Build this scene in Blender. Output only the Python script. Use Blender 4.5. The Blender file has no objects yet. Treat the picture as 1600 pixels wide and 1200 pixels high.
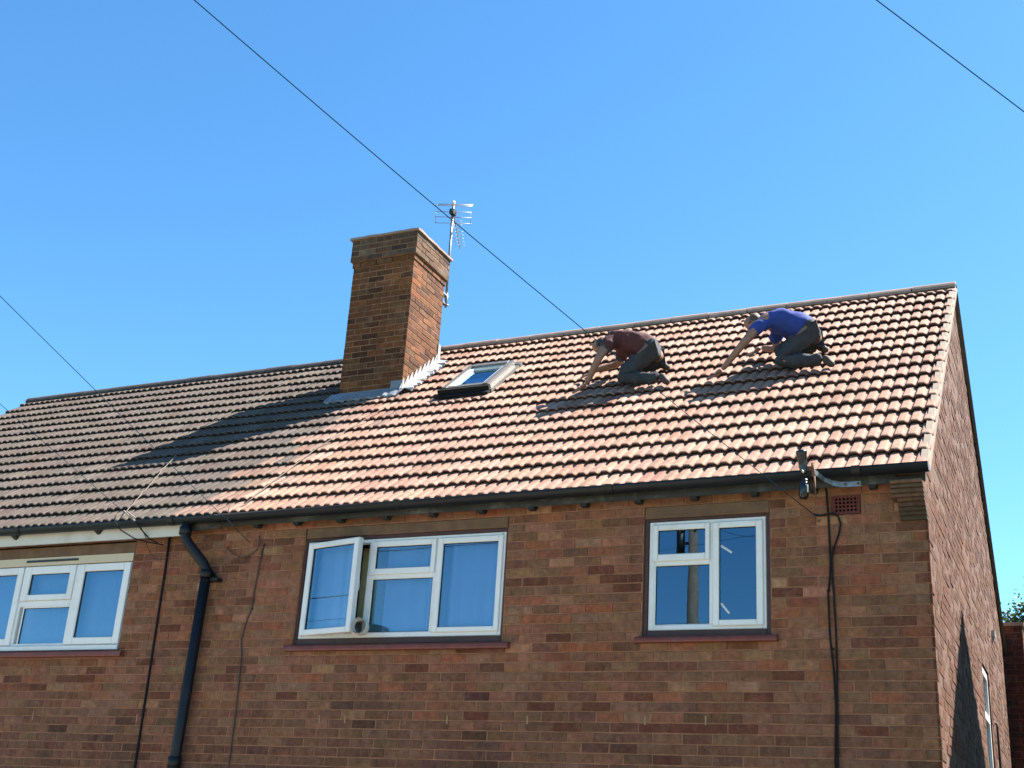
import bpy, bmesh, math, random
from mathutils import Vector, Matrix
from mathutils import noise as mnoise

rnd = random.Random(11)
SC = bpy.context.scene
COL = SC.collection
rad = math.radians

# ------------------------------------------------------------------ camera, sky, sun, exposure
CAM_LOC = Vector((1.05533, -9.08021, 1.6))
CAM_ROT = (1.9404895, -0.0606177, 0.4286203)
F_PX = 1964.647
cd = bpy.data.cameras.new('camera')
cd.sensor_width = 36.0
cd.lens = 36.0 * F_PX / 1600.0
cd.clip_start = 0.05
cd.clip_end = 3000
cam = bpy.data.objects.new('camera', cd)
cam.location = CAM_LOC
cam.rotation_euler = CAM_ROT
COL.objects.link(cam)
SC.camera = cam

SUN_EL, SUN_AZ = rad(54.0), rad(34.5)            # azimuth from +X towards +Y
SUN = Vector((math.cos(SUN_EL) * math.cos(SUN_AZ), math.cos(SUN_EL) * math.sin(SUN_AZ), math.sin(SUN_EL)))
w = bpy.data.worlds.new('World')
SC.world = w
w.use_nodes = True
wt = w.node_tree
bg = wt.nodes['Background']
sky = wt.nodes.new('ShaderNodeTexSky')
sky.sky_type = 'NISHITA'
sky.sun_disc = False
sky.sun_elevation = SUN_EL
sky.sun_rotation = math.pi / 2 - SUN_AZ
sky.air_density = 0.78
sky.dust_density = 0.2
sky.ozone_density = 1.7
hs = wt.nodes.new('ShaderNodeHueSaturation')
hs.inputs['Saturation'].default_value = 1.24
wt.links.new(sky.outputs[0], hs.inputs['Color'])
tint = wt.nodes.new('ShaderNodeMix'); tint.data_type = 'RGBA'; tint.blend_type = 'MULTIPLY'
tint.inputs[0].default_value = 1.0; tint.inputs[7].default_value = (0.92, 1.04, 0.97, 1)
wt.links.new(hs.outputs[0], tint.inputs[6])
wt.links.new(tint.outputs[2], bg.inputs[0])
bg.inputs[1].default_value = 0.076
sl = bpy.data.lights.new('sun', 'SUN')
sl.energy = 5.0
sl.angle = rad(0.53)
sl.color = (1.0, 0.93, 0.84)
so = bpy.data.objects.new('sun', sl)
so.rotation_euler = SUN.to_track_quat('Z', 'Y').to_euler()
so.location = (20, 15, 30)
COL.objects.link(so)
SC.view_settings.view_transform = 'Standard'
SC.view_settings.look = 'None'
SC.view_settings.exposure = 2.15
SC.view_settings.gamma = 1.0
SC.view_settings.use_curve_mapping = False
SC.render.engine = 'CYCLES'
SC.cycles.max_bounces = 8
SC.cycles.transparent_max_bounces = 12

CAM_M = cam.rotation_euler.to_matrix()
def project(p):
    q = CAM_M.transposed() @ (Vector(p) - CAM_LOC)
    if q.z > -0.1: return None
    return (800 - F_PX * q.x / q.z, 600 + F_PX * q.y / q.z)
def in_frame(p, m=0):
    q = project(p)
    return q is not None and -m < q[0] < 1600 + m and -m < q[1] < 1200 + m

# ------------------------------------------------------------------ materials
MATS = {}
def nodes_mat(name):
    m = bpy.data.materials.new(name)
    m.use_nodes = True
    nt = m.node_tree
    return m, nt, nt.nodes['Principled BSDF']

def N(nt, t, **kw):
    n = nt.nodes.new(t)
    for k, v in kw.items():
        if k in n.inputs: n.inputs[k].default_value = v
        else: setattr(n, k, v)
    return n

def mixcol(nt, a, b, fac, mode='MIX'):
    n = nt.nodes.new('ShaderNodeMix'); n.data_type = 'RGBA'; n.blend_type = mode
    for sock, val in ((n.inputs[0], fac), (n.inputs[6], a), (n.inputs[7], b)):
        if hasattr(val, 'is_output'): nt.links.new(val, sock)
        elif isinstance(val, (tuple, list)): sock.default_value = (*val[:3], 1)
        else: sock.default_value = val
    return n.outputs[2]

def ramp(nt, src, p0, p1, c0=0.0, c1=1.0):
    r = nt.nodes.new('ShaderNodeMapRange')
    r.inputs['From Min'].default_value = p0; r.inputs['From Max'].default_value = p1
    r.inputs['To Min'].default_value = c0; r.inputs['To Max'].default_value = c1
    nt.links.new(src, r.inputs['Value'])
    return r.outputs[0]

def worldnoise(nt, scale, detail=4, rough=0.6, stretch=None):
    g = nt.nodes.new('ShaderNodeNewGeometry')
    n = N(nt, 'ShaderNodeTexNoise'); n.inputs['Scale'].default_value = scale
    n.inputs['Detail'].default_value = detail; n.inputs['Roughness'].default_value = rough
    if stretch:
        mp = nt.nodes.new('ShaderNodeMapping'); mp.inputs['Scale'].default_value = stretch
        nt.links.new(g.outputs['Position'], mp.inputs[0]); nt.links.new(mp.outputs[0], n.inputs['Vector'])
    else:
        nt.links.new(g.outputs['Position'], n.inputs['Vector'])
    return n.outputs['Fac']

def bump(nt, bs, src, strength, dist):
    b = N(nt, 'ShaderNodeBump'); b.inputs['Strength'].default_value = strength; b.inputs['Distance'].default_value = dist
    nt.links.new(src, b.inputs['Height']); nt.links.new(b.outputs[0], bs.inputs['Normal'])

def simple(name, col, rough=0.6, metal=0.0, var=0.15, scale=12, bumps=0.0, spec=0.5, dirt=None, dirt_amt=0.5):
    m, nt, bs = nodes_mat(name)
    n = worldnoise(nt, scale, 5)
    f = ramp(nt, n, 0.3, 0.7)
    a = tuple(c * (1 - var) for c in col); b = tuple(min(1, c * (1 + var)) for c in col)
    c = mixcol(nt, a, b, f)
    if dirt:
        d = ramp(nt, worldnoise(nt, scale * 0.35, 7, 0.7), 0.52, 0.68, 0, dirt_amt)
        c = mixcol(nt, c, dirt, d)
    nt.links.new(c, bs.inputs['Base Color'])
    bs.inputs['Roughness'].default_value = rough
    bs.inputs['Metallic'].default_value = metal
    bs.inputs['Specular IOR Level'].default_value = spec
    if bumps: bump(nt, bs, worldnoise(nt, scale * 6, 4), bumps, 0.004)
    MATS[name] = m
    return m

def piece_mat(name, source, mottle=0.5, speck=(0.04, 0.019, 0.011), speck_amt=0.4, pale=(0.225, 0.120, 0.073), pale_amt=0.6,
              rough=0.92, big=(0.8, 1.1), bumps=0.5, speck_scale=70):
    """brick / tile: one colour per piece (object colour or mesh colour), grain, specks, pale bloom"""
    m, nt, bs = nodes_mat(name)
    if source == 'object':
        s = nt.nodes.new('ShaderNodeObjectInfo').outputs['Color']
    else:
        a = nt.nodes.new('ShaderNodeAttribute'); a.attribute_name = 'Col'; s = a.outputs['Color']
    n1 = worldnoise(nt, 17, 7, 0.72)
    v = ramp(nt, n1, 0.25, 0.75, 1 - mottle, 1 + mottle)
    mm = nt.nodes.new('ShaderNodeVectorMath'); mm.operation = 'SCALE'
    nt.links.new(s, mm.inputs[0]); nt.links.new(v, mm.inputs['Scale'])
    n2 = worldnoise(nt, 1.3, 3, 0.6)
    v2 = ramp(nt, n2, 0.3, 0.7, big[0], big[1])
    m2 = nt.nodes.new('ShaderNodeVectorMath'); m2.operation = 'SCALE'
    nt.links.new(mm.outputs[0], m2.inputs[0]); nt.links.new(v2, m2.inputs['Scale'])
    st = ramp(nt, worldnoise(nt, 1.0, 6, 0.65, (7.0, 7.0, 0.9)), 0.35, 0.65, 0.86, 1.1)
    m3 = nt.nodes.new('ShaderNodeVectorMath'); m3.operation = 'SCALE'
    nt.links.new(m2.outputs[0], m3.inputs[0]); nt.links.new(st, m3.inputs['Scale'])
    c = m3.outputs[0]
    p = ramp(nt, worldnoise(nt, 6, 7, 0.72), 0.53, 0.72, 0, pale_amt)
    c = mixcol(nt, c, pale, p)
    k = ramp(nt, worldnoise(nt, speck_scale, 3, 0.6), 0.62, 0.72, 0, speck_amt)
    c = mixcol(nt, c, speck, k)
    nt.links.new(c, bs.inputs['Base Color'])
    bs.inputs['Roughness'].default_value = rough
    bs.inputs['Specular IOR Level'].default_value = 0.25
    if bumps: bump(nt, bs, worldnoise(nt, 130, 4, 0.7), bumps, 0.004)
    MATS[name] = m
    return m

for src in ('object', 'mesh'):
    piece_mat('brick_' + src, src)
    piece_mat('gable_brick_' + src, src, speck=(0.04, 0.019, 0.011), speck_amt=0.4, pale=(0.108, 0.050, 0.026), pale_amt=0.55)  # bloom colour darkened to offset the sun on the gable wall
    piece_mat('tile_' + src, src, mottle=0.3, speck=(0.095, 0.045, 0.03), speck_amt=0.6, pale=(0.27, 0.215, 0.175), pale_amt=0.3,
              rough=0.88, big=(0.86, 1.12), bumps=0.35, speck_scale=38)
    piece_mat('old_tile_' + src, src, mottle=0.28, speck=(0.05, 0.045, 0.04), speck_amt=0.45, pale=(0.17, 0.155, 0.13), pale_amt=0.3,
              rough=0.92, big=(0.92, 1.08), bumps=0.4, speck_scale=45)
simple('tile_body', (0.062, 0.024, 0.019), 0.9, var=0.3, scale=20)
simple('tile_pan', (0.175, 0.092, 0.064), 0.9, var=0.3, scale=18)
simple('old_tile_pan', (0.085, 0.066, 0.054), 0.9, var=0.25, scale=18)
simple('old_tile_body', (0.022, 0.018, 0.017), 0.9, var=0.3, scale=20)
simple('mortar', (0.215, 0.098, 0.052), 0.95, var=0.25, scale=9, bumps=0.5, dirt=(0.11, 0.05, 0.026), dirt_amt=0.6)
simple('sun_toned_mortar', (0.076, 0.031, 0.014), 0.95, var=0.25, scale=9, bumps=0.5)  # mortar colour darkened likewise against the sun on the gable
simple('chimney_mortar', (0.215, 0.120, 0.065), 0.95, var=0.3, scale=9, bumps=0.5, dirt=(0.055, 0.045, 0.036), dirt_amt=0.7)
simple('concrete', (0.115, 0.066, 0.036), 0.9, var=0.3, scale=7, bumps=0.5, dirt=(0.08, 0.04, 0.02), dirt_amt=0.6)
simple('verge_cement', (0.155, 0.122, 0.092), 0.9, var=0.15, scale=10, bumps=0.5)
simple('ridge_new', (0.23, 0.160, 0.128), 0.9, var=0.2, scale=8, bumps=0.4, dirt=(0.1, 0.08, 0.065))
simple('ridge_old', (0.055, 0.048, 0.044), 0.9, var=0.35, scale=8, bumps=0.4)
simple('roof_felt', (0.03, 0.025, 0.022), 0.9)
simple('white_plastic', (0.60, 0.60, 0.58), 0.35, var=0.04, scale=5, spec=0.5, dirt=(0.42, 0.40, 0.34), dirt_amt=0.45)
simple('cream_board', (0.44, 0.37, 0.25), 0.5, var=0.06, scale=6, dirt=(0.42, 0.37, 0.26), dirt_amt=0.4)
simple('dark_timber', (0.042, 0.012, 0.008), 0.6, var=0.3, scale=14)
simple('rubber_and_shade', (0.006, 0.006, 0.007), 0.7, spec=0.2)  # gasket rubber, and the shade of the roof window's lower face
simple('red_sill', (0.125, 0.024, 0.014), 0.55, var=0.25, scale=14, bumps=0.3, dirt=(0.12, 0.06, 0.05))
simple('black_plastic', (0.0045, 0.0055, 0.0075), 0.5, var=0.3, scale=10, spec=0.3, dirt=(0.014, 0.015, 0.015), dirt_amt=0.5)
simple('fascia_dark', (0.020, 0.020, 0.018), 0.75, var=0.4, scale=6, bumps=0.5, dirt=(0.13, 0.13, 0.105), dirt_amt=0.75)
simple('fascia_white', (0.48, 0.46, 0.41), 0.5, var=0.08, scale=5, dirt=(0.30, 0.22, 0.14), dirt_amt=0.55)
simple('rafter_timber', (0.010, 0.009, 0.008), 0.8)
simple('lead', (0.15, 0.165, 0.19), 0.55, metal=0.15, var=0.2, scale=9)
simple('lead_bright', (0.245, 0.247, 0.25), 0.5, metal=0.0, var=0.15, scale=12)
simple('aluminium_grey', (0.13, 0.125, 0.115), 0.45, metal=0.3, var=0.1)
simple('frame_charcoal', (0.010, 0.011, 0.013), 0.5, var=0.15)
simple('galvanised', (0.20, 0.205, 0.21), 0.4, metal=0.75, var=0.25, scale=20)
simple('aerial_metal', (0.25, 0.27, 0.29), 0.45, metal=0.5, var=0.2)
simple('rust', (0.11, 0.045, 0.025), 0.9, var=0.4, scale=40)
simple('insulator', (0.005, 0.0055, 0.007), 0.22, var=0.2)
simple('porcelain', (0.45,0.44,0.42), 0.2, var=0.05)
simple('terracotta', (0.078, 0.0125, 0.0075), 0.8, var=0.25, scale=20, bumps=0.3)
simple('terracotta_dark', (0.035, 0.012, 0.01), 0.9)
simple('cable_black', (0.007, 0.007, 0.008), 0.8, spec=0.2)
simple('cable_grey', (0.006, 0.022, 0.034), 1.0, spec=0.0)
simple('pale_pointing', (0.24, 0.15, 0.085), 0.9)
simple('roof_cord', (0.15, 0.118, 0.09), 0.9)
simple('cable_pale', (0.22, 0.19, 0.15), 0.7, var=0.15)
simple('wire_buff', (0.045, 0.03, 0.022), 0.7)
simple('hose_white', (0.66, 0.65, 0.62), 0.5, var=0.05)
simple('room_wall', (0.035, 0.032, 0.024), 0.9, var=0.05, scale=3)
simple('room_floor', (0.16, 0.11, 0.08), 0.8)
simple('olive_room_tone', (0.50, 0.42, 0.20), 0.9)
simple('net_curtain', (0.80, 0.82, 0.84), 0.9, var=0.04, scale=4)
simple('roof_blind', (0.42, 0.48, 0.52), 0.9)
simple('blind_fabric', (0.58, 0.66, 0.72), 0.9, var=0.05, scale=4)
simple('pole_wood', (0.12,0.085,0.06), 0.85, var=0.3, scale=6, bumps=0.5)
simple('trunk_bark', (0.10, 0.075, 0.055), 0.95, var=0.3, scale=14, bumps=0.6)
simple('asphalt', (0.055, 0.055, 0.057), 0.9, var=0.2, scale=3, bumps=0.3)
simple('paving', (0.30, 0.265, 0.215), 0.9, var=0.15, scale=3, bumps=0.3)
simple('kerb_stone', (0.25,0.24,0.22), 0.9, var=0.15, scale=6)
simple('lawn', (0.075, 0.10, 0.035), 0.95, var=0.4, scale=2.5)
simple('skin', (0.20, 0.105, 0.066), 0.55, var=0.12, scale=25)
simple('hair_dark', (0.02, 0.015, 0.012), 0.7, var=0.3, scale=60)
simple('hair_brown', (0.06, 0.035, 0.02), 0.7, var=0.3, scale=60)
simple('shirt_maroon', (0.055, 0.014, 0.015), 0.9, var=0.2, scale=18, bumps=0.4)
simple('shirt_blue', (0.012, 0.035, 0.20), 0.9, var=0.2, scale=18, bumps=0.4)
simple('trousers_charcoal', (0.022, 0.025, 0.031), 0.9, var=0.25, scale=18, bumps=0.4)
simple('boots', (0.035, 0.023, 0.016), 0.75, var=0.3, scale=30)
simple('eye_white', (0.7, 0.68, 0.65), 0.3)

def leaf_mat():
    m, nt, bs = nodes_mat('leaf')
    a = nt.nodes.new('ShaderNodeAttribute'); a.attribute_name = 'Col'
    nt.links.new(a.outputs['Color'], bs.inputs['Base Color'])
    bs.inputs['Roughness'].default_value = 0.55
    tr = nt.nodes.new('ShaderNodeBsdfTranslucent'); nt.links.new(a.outputs['Color'], tr.inputs[0])
    mx = nt.nodes.new('ShaderNodeMixShader'); mx.inputs[0].default_value = 0.35
    nt.links.new(bs.outputs[0], mx.inputs[1]); nt.links.new(tr.outputs[0], mx.inputs[2])
    nt.links.new(mx.outputs[0], nt.nodes['Material Output'].inputs[0])
    MATS['leaf'] = m
leaf_mat()

def glass_mat(name, base, tint, rough=0.0):
    m, nt, bs = nodes_mat(name)
    nt.nodes.remove(bs)
    tr = nt.nodes.new('ShaderNodeBsdfTransparent'); tr.inputs[0].default_value = (*tint, 1)
    gl = nt.nodes.new('ShaderNodeBsdfGlossy'); gl.inputs['Roughness'].default_value = rough
    gl.inputs[0].default_value = (0.46, 0.76, 1.0, 1)
    fr = nt.nodes.new('ShaderNodeFresnel'); fr.inputs[0].default_value = 1.5
    f = ramp(nt, fr.outputs[0], 0.04, 1.0, base, 1.0)
    bp = N(nt, 'ShaderNodeBump'); bp.inputs['Strength'].default_value = 0.015; bp.inputs['Distance'].default_value = 0.02
    nt.links.new(worldnoise(nt, 2.2, 1), bp.inputs['Height']); nt.links.new(bp.outputs[0], gl.inputs['Normal'])
    mx = nt.nodes.new('ShaderNodeMixShader')
    nt.links.new(f, mx.inputs[0]); nt.links.new(tr.outputs[0], mx.inputs[1]); nt.links.new(gl.outputs[0], mx.inputs[2])
    nt.links.new(mx.outputs[0], nt.nodes['Material Output'].inputs[0])
    MATS[name] = m
glass_mat('window_glass', 0.17, (0.40, 0.53, 0.66))
glass_mat('roof_glass', 0.22, (0.75, 0.82, 0.86))

# ------------------------------------------------------------------ object helpers
ORIGIN = {}
def world_origin(o): return ORIGIN[o.name] if o is not None else Vector((0, 0, 0))
def link(o, parent=None, at=(0, 0, 0)):
    COL.objects.link(o)
    at = Vector(at)
    if parent is not None:
        o.parent = parent
        o.location = at - world_origin(parent)
    else:
        o.location = at
    ORIGIN[o.name] = at
    return o
def tag(o, label=None, cat=None, group=None, kind=None):
    if label: o['label'] = label
    if cat: o['category'] = cat
    if group: o['group'] = group
    if kind: o['kind'] = kind
    return o
def empty(name, at, label, cat, group=None):
    o = bpy.data.objects.new(name, None)
    o.empty_display_size = 0.2
    link(o, None, at)
    return tag(o, label, cat, group)

class MB:
    def __init__(s): s.v = []; s.f = []; s.c = []; s.smooth = []; s.uc = False
    def add(s, vs, fs, col=None, smooth=False):
        b = len(s.v); s.v += [tuple(v) for v in vs]
        for f in fs:
            s.f.append(tuple(b + i for i in f)); s.c.append(col or (1, 1, 1)); s.smooth.append(smooth)
        if col: s.uc = True
        return s
    def box(s, x0, x1, y0, y1, z0, z1, col=None):
        return s.add([(x0, y0, z0), (x1, y0, z0), (x1, y1, z0), (x0, y1, z0), (x0, y0, z1), (x1, y0, z1), (x1, y1, z1), (x0, y1, z1)],
              [(0, 3, 2, 1), (4, 5, 6, 7), (0, 1, 5, 4), (1, 2, 6, 5), (2, 3, 7, 6), (3, 0, 4, 7)], col)
    def cbox(s, x0, x1, y0, y1, z0, z1, c=0.004, col=None):
        """box whose front (-Y) edges are chamfered"""
        vs = [(x0, y1, z0), (x1, y1, z0), (x1, y1, z1), (x0, y1, z1),
              (x0, y0 + c, z0), (x1, y0 + c, z0), (x1, y0 + c, z1), (x0, y0 + c, z1),
              (x0 + c, y0, z0 + c), (x1 - c, y0, z0 + c), (x1 - c, y0, z1 - c), (x0 + c, y0, z1 - c)]
        fs = [(3, 2, 1, 0), (0, 1, 5, 4), (1, 2, 6, 5), (2, 3, 7, 6), (3, 0, 4, 7), (4, 5, 9, 8), (5, 6, 10, 9), (6, 7, 11, 10), (7, 4, 8, 11), (8, 9, 10, 11)]
        return s.add(vs, fs, col)
    def tube(s, pts, r, n=8, col=None, caps=True, rs=None):
        pts = [Vector(p) for p in pts]
        rings = []
        up = None
        for i, p in enumerate(pts):
            t = (pts[min(i + 1, len(pts) - 1)] - pts[max(i - 1, 0)]).normalized()
            if up is None:
                up = Vector((0, 0, 1)) if abs(t.z) < 0.9 else Vector((1, 0, 0))
            a = t.cross(up).normalized(); b = a.cross(t).normalized(); up = b
            rr = rs[i] if rs else r
            rings.append([p + (a * math.cos(2 * math.pi * k / n) + b * math.sin(2 * math.pi * k / n)) * rr for k in range(n)])
        vs = [v for r_ in rings for v in r_]
        fs = []
        for i in range(len(pts) - 1):
            for k in range(n):
                k2 = (k + 1) % n
                fs.append((i * n + k, i * n + k2, (i + 1) * n + k2, (i + 1) * n + k))
        s.add(vs, fs, col, True)
        if caps:
            b = len(s.v) - len(vs)
            s.f.append(tuple(b + k for k in range(n - 1, -1, -1))); s.c.append(col or (1, 1, 1)); s.smooth.append(False)
            s.f.append(tuple(b + (len(pts) - 1) * n + k for k in range(n))); s.c.append(col or (1, 1, 1)); s.smooth.append(False)
        return s
    def mesh(s, name):
        me = bpy.data.meshes.new(name)
        me.from_pydata(s.v, [], s.f)
        me.polygons.foreach_set('use_smooth', s.smooth)
        if s.uc:
            at = me.color_attributes.new('Col', 'FLOAT_COLOR', 'CORNER')
            data = []
            for f, c in zip(s.f, s.c):
                data += [c[0], c[1], c[2], 1.0] * len(f)
            at.data.foreach_set('color', data)
        me.update()
        return me
    def build(s, name, mat, parent=None, label=None, cat=None, group=None, kind=None, at=None):
        me = s.mesh(name)
        me.materials.append(MATS[mat])
        if at is not None:
            me.transform(Matrix.Translation(-Vector(at)))
        o = bpy.data.objects.new(name, me)
        link(o, parent, at if at is not None else (0, 0, 0))
        return tag(o, label, cat, group, kind)

def jit(c, a=0.08):
    k = 1 + rnd.uniform(-a, a)
    return tuple(max(0.004, x * k * (1 + rnd.uniform(-a * 0.4, a * 0.4))) for x in c)

# ------------------------------------------------------------------ roof geometry constants
EAVE_Y, EAVE_Z = -0.13, 4.485
RIDGE_Y, RIDGE_Z = 3.8, 7.73
SLOPE = math.atan2(RIDGE_Z - EAVE_Z, RIDGE_Y - EAVE_Y)
CS, SN = math.cos(SLOPE), math.sin(SLOPE)
SLOPE_LEN = math.hypot(RIDGE_Z - EAVE_Z, RIDGE_Y - EAVE_Y)
GAUGE = 0.3025
SKEW = -0.012                                   # the gable is not quite square to the front
def roof_pt(x, u, h=0.0): return Vector((x, EAVE_Y + u * CS - h * SN, EAVE_Z + u * SN + h * CS))
def roof_z(y): return EAVE_Z + (y - EAVE_Y) * math.tan(SLOPE)

# ------------------------------------------------------------------ ground
MB().add([(-900, -900, 0), (900, -900, 0), (900, 900, 0), (-900, 900, 0)], [(0, 1, 2, 3)]).build('ground', 'lawn', kind='structure')
MB().box(-300, 300, -16.2, -10.7, 0.002, 0.012).build('road', 'asphalt', kind='structure')
MB().box(-300, 300, -10.6, -8.2, 0.002, 0.12).build('pavement', 'paving', kind='structure')
MB().box(-300, 300, -10.7, -10.603, 0.002, 0.123).build('kerb', 'kerb_stone', kind='structure')
MB().box(-300, 300, -18.6, -16.2, 0.002, 0.12).build('pavement', 'paving', kind='structure')

MB().box(-16, 0.4, -8.2, -0.05, 0.002, 0.03).build('bounce_paving', 'paving', kind='structure')  # pale paving added out of view to bounce warm light onto the wall

# ------------------------------------------------------------------ houses
RIGHT = empty('brick_house', (-3.1, 3.8, 0), 'brown brick house with pink tiled roof, chimney and sunlit gable end wall', 'house')
LEFT = empty('brick_house', (-9.7, 3.8, 0), 'adjoining brick house with weathered grey brown roof and white fascia board', 'house')
PARTY = -6.16
LEFT_X = -13.2
COURSE = 0.075
JOINT0 = 4.0299

BRICKS = [((0.120, 0.046, 0.0250), 7), ((0.235, 0.112, 0.0620), 10), ((0.1823, 0.0773, 0.0394), 30), ((0.1714, 0.0753, 0.0404), 22), ((0.1881, 0.0830, 0.0439), 18), ((0.1588, 0.0715, 0.0394), 12),
          ((0.1965, 0.0696, 0.0342), 9), ((0.1772, 0.0869, 0.0490), 10), ((0.1379, 0.0560, 0.0296), 4), ((0.1129, 0.0444, 0.0239), 1)]
def pick(pal):
    t = rnd.uniform(0, sum(w_ for _, w_ in pal))
    for c, w_ in pal:
        t -= w_
        if t <= 0: return c
    return pal[0][0]
DARK = [(-0.56,3.92,1),(-0.06,3.70,1),(-0.05,3.845,1),(-1.02,3.619,1),(-0.34,3.623,2),(-0.44,3.696,2),(-1.01,3.469,2),(-0.05,3.992,2),(-0.34,3.761,2),(-0.23,3.844,3),(-0.45,3.395,3),(-0.05,3.914,3),(-0.39,3.547,3),(-1.03,3.013,1),(-0.45,2.644,1),(-1.21,2.865,1),(-1.15,3.091,2),(-0.26,3.172,2),(-0.74,3.088,2),(-0.36,2.867,2),(-0.06,2.94,3),(-0.45,2.941,3),(-0.34,2.721,4),(-0.06,2.796,3),(-0.45,3.094,3),(-0.5,3.015,3),(-3.11,3.766,1),(-2.47,3.777,1),(-2.24,3.769,1),(-2.17,3.696,1),(-2.58,3.545,5),(-2.58,3.849,1),(-2.92,3.327,1),(-2.81,3.997,3),(-2.69,3.923,3),(-2.98,3.778,4),(-3.02,3.54,3),(-2.47,3.626,3),(-2.93,3.461,2),(-2.81,4.155,2),(-2.39,4.004,2),(-2.2,2.855,1),(-3.02,2.782,1),(-2.56,2.781,1),(-2.78,2.628,1),(-2.08,2.631,1),(-1.85,2.634,1),(-1.62,2.634,1),(-1.39,2.637,1),(-1.98,2.407,1),(-2.79,3.241,5),(-2.56,3.24,5),(-1.97,2.855,2),(-1.61,2.937,2),(-2.77,3.088,2),(-2.92,3.167,2),(-2.44,2.712,2),(-1.73,2.862,3),(-1.37,2.935,4),(-2.66,3.011,3),(-1.35,2.478,3),(-2.68,2.403,3),(-3.14,2.393,3),(-2.25,2.708,4),(-3.97,3.076,1),(-5.39,2.902,1),(-3.42,2.696,1),(-3.98,2.765,3),(-3.27,2.77,3),(-4.58,2.835,3),(-4.1,2.839,3),(-4.8,2.834,3),(-5.06,2.524,3),(-5.16,2.449,3),(-4.56,3.144,2),(-4.1,3.159,2),(-5.07,2.984,2),(-3.86,2.695,2),(-4.19,2.921,2),(-6.61,3.5,1),(-6.92,3.188,1),(-6.44,3.658,1),(-6.13,3.509,2),(-5.54,3.439,2),(-6.71,3.424,2),(-6.97,3.583,2),(-6.63,3.346,3),(-6.49,3.269,3),(-7.49,3.109,1),(-7.62,3.032,1),(-8.21,2.951,1),(-6.61,2.886,1),(-7.33,2.424,1),(-6.59,2.432,1),(-7.84,2.874,3),(-8.53,2.872,3),(-7.47,2.804,4),(-8.32,2.569,3),(-7.59,2.272,3),(-6.37,2.588,3),(-8.03,2.273,3),(-7.48,2.956,2),(-8.12,3.034,2),(-8.44,2.945,2),(-7.37,3.032,2)]
SPECIAL = {1: (0.1050, 0.0350, 0.0190), 2: (0.1950, 0.0680, 0.0330), 3: (0.1330, 0.0600, 0.0330), 4: (0.2200, 0.1080, 0.0590), 5: (0.2150, 0.0680, 0.0290)}

def wall_bricks(x0, x1, z0, z1, holes):
    """stretcher bond of one wall; yields (x0, x1, z0, z1, colour); header at the x=0 corner on even courses"""
    k0 = math.floor((JOINT0 - z1) / COURSE); k1 = math.ceil((JOINT0 - z0) / COURSE)
    out = []
    for k in range(k0, k1):
        top = JOINT0 - k * COURSE; bot = top - COURSE
        zt, zb = top - 0.005, bot + 0.005
        zt = min(zt, z1); zb = max(zb, z0)
        if zt - zb < 0.02: continue
        spans = [(x0, x1)]
        for (hx0, hx1, hz0, hz1) in holes:
            if hz0 < zt - 0.012 and hz1 > zb + 0.012:
                ns = []
                for a, b in spans:
                    if hx1 <= a or hx0 >= b: ns.append((a, b)); continue
                    if hx0 > a: ns.append((a, hx0))
                    if hx1 < b: ns.append((hx1, b))
                spans = ns
        off = 0.1125 if k % 2 == 0 else 0.0
        for a, b in spans:
            edge = off
            while edge > a:
                l = max(edge - 0.225, a); r = min(edge, b)
                if r - l > 0.02:
                    j = rnd.uniform(-0.004, 0.004)
                    lx = l + (0.005 + j if l > a else 0.004); rx = r - (0.005 - j * 0.5 if r < b else 0.0 if r >= -0.001 else 0.004)
                    out.append((lx, rx, zb + rnd.uniform(-.0012, .0012), zt + rnd.uniform(-.0012, .0012)))
                edge -= 0.225
    res = []
    for (l, r, zb, zt) in out:
        col = None
        for (dx, dz, t) in DARK:
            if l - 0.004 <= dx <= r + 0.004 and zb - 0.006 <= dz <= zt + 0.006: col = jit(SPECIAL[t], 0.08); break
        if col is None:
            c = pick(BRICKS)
            g = max(0.0, min(1.0, (3.15 - zb) / 0.95))          # bricks get darker and purpler towards the bottom
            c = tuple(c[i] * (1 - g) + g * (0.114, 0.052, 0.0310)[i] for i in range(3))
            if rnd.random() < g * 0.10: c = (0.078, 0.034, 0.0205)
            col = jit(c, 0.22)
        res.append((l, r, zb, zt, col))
    return res

def holed_sheet(mb, x0, x1, z0, z1, holes, y, col=None):
    xs = sorted({x0, x1} | {h[0] for h in holes} | {h[1] for h in holes}); xs = [x for x in xs if x0 <= x <= x1]
    zs = sorted({z0, z1} | {h[2] for h in holes} | {h[3] for h in holes}); zs = [z for z in zs if z0 <= z <= z1]
    for a, b in zip(xs, xs[1:]):
        for c, d in zip(zs, zs[1:]):
            mx, mz = (a + b) / 2, (c + d) / 2
            if any(h[0] < mx < h[1] and h[2] < mz < h[3] for h in holes): continue
            mb.add([(a, y, c), (b, y, c), (b, y, d), (a, y, d)], [(0, 1, 2, 3)], col)
    for (a, b, c, d) in holes:                                     # reveals
        mb.add([(a, y, c), (a, y + 0.2, c), (a, y + 0.2, d), (a, y, d)], [(0, 1, 2, 3)], col)
        mb.add([(b, y, c), (b, y, d), (b, y + 0.2, d), (b, y + 0.2, c)], [(0, 1, 2, 3)], col)
        mb.add([(a, y, d), (a, y + 0.2, d), (b, y + 0.2, d), (b, y, d)], [(0, 1, 2, 3)], col)
        mb.add([(a, y, c), (b, y, c), (b, y + 0.2, c), (a, y + 0.2, c)], [(0, 1, 2, 3)], col)

def area_px(pts):
    q = [project(p) for p in pts]
    if any(p is None for p in q): return 0
    if not any(-5 < p[0] < 1605 and -5 < p[1] < 1205 for p in q): return 0
    s = 0
    for i in range(len(q)):
        a, b = q[i], q[(i + 1) % len(q)]
        s += a[0] * b[1] - a[1] * b[0]
    return abs(s) / 2

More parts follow.
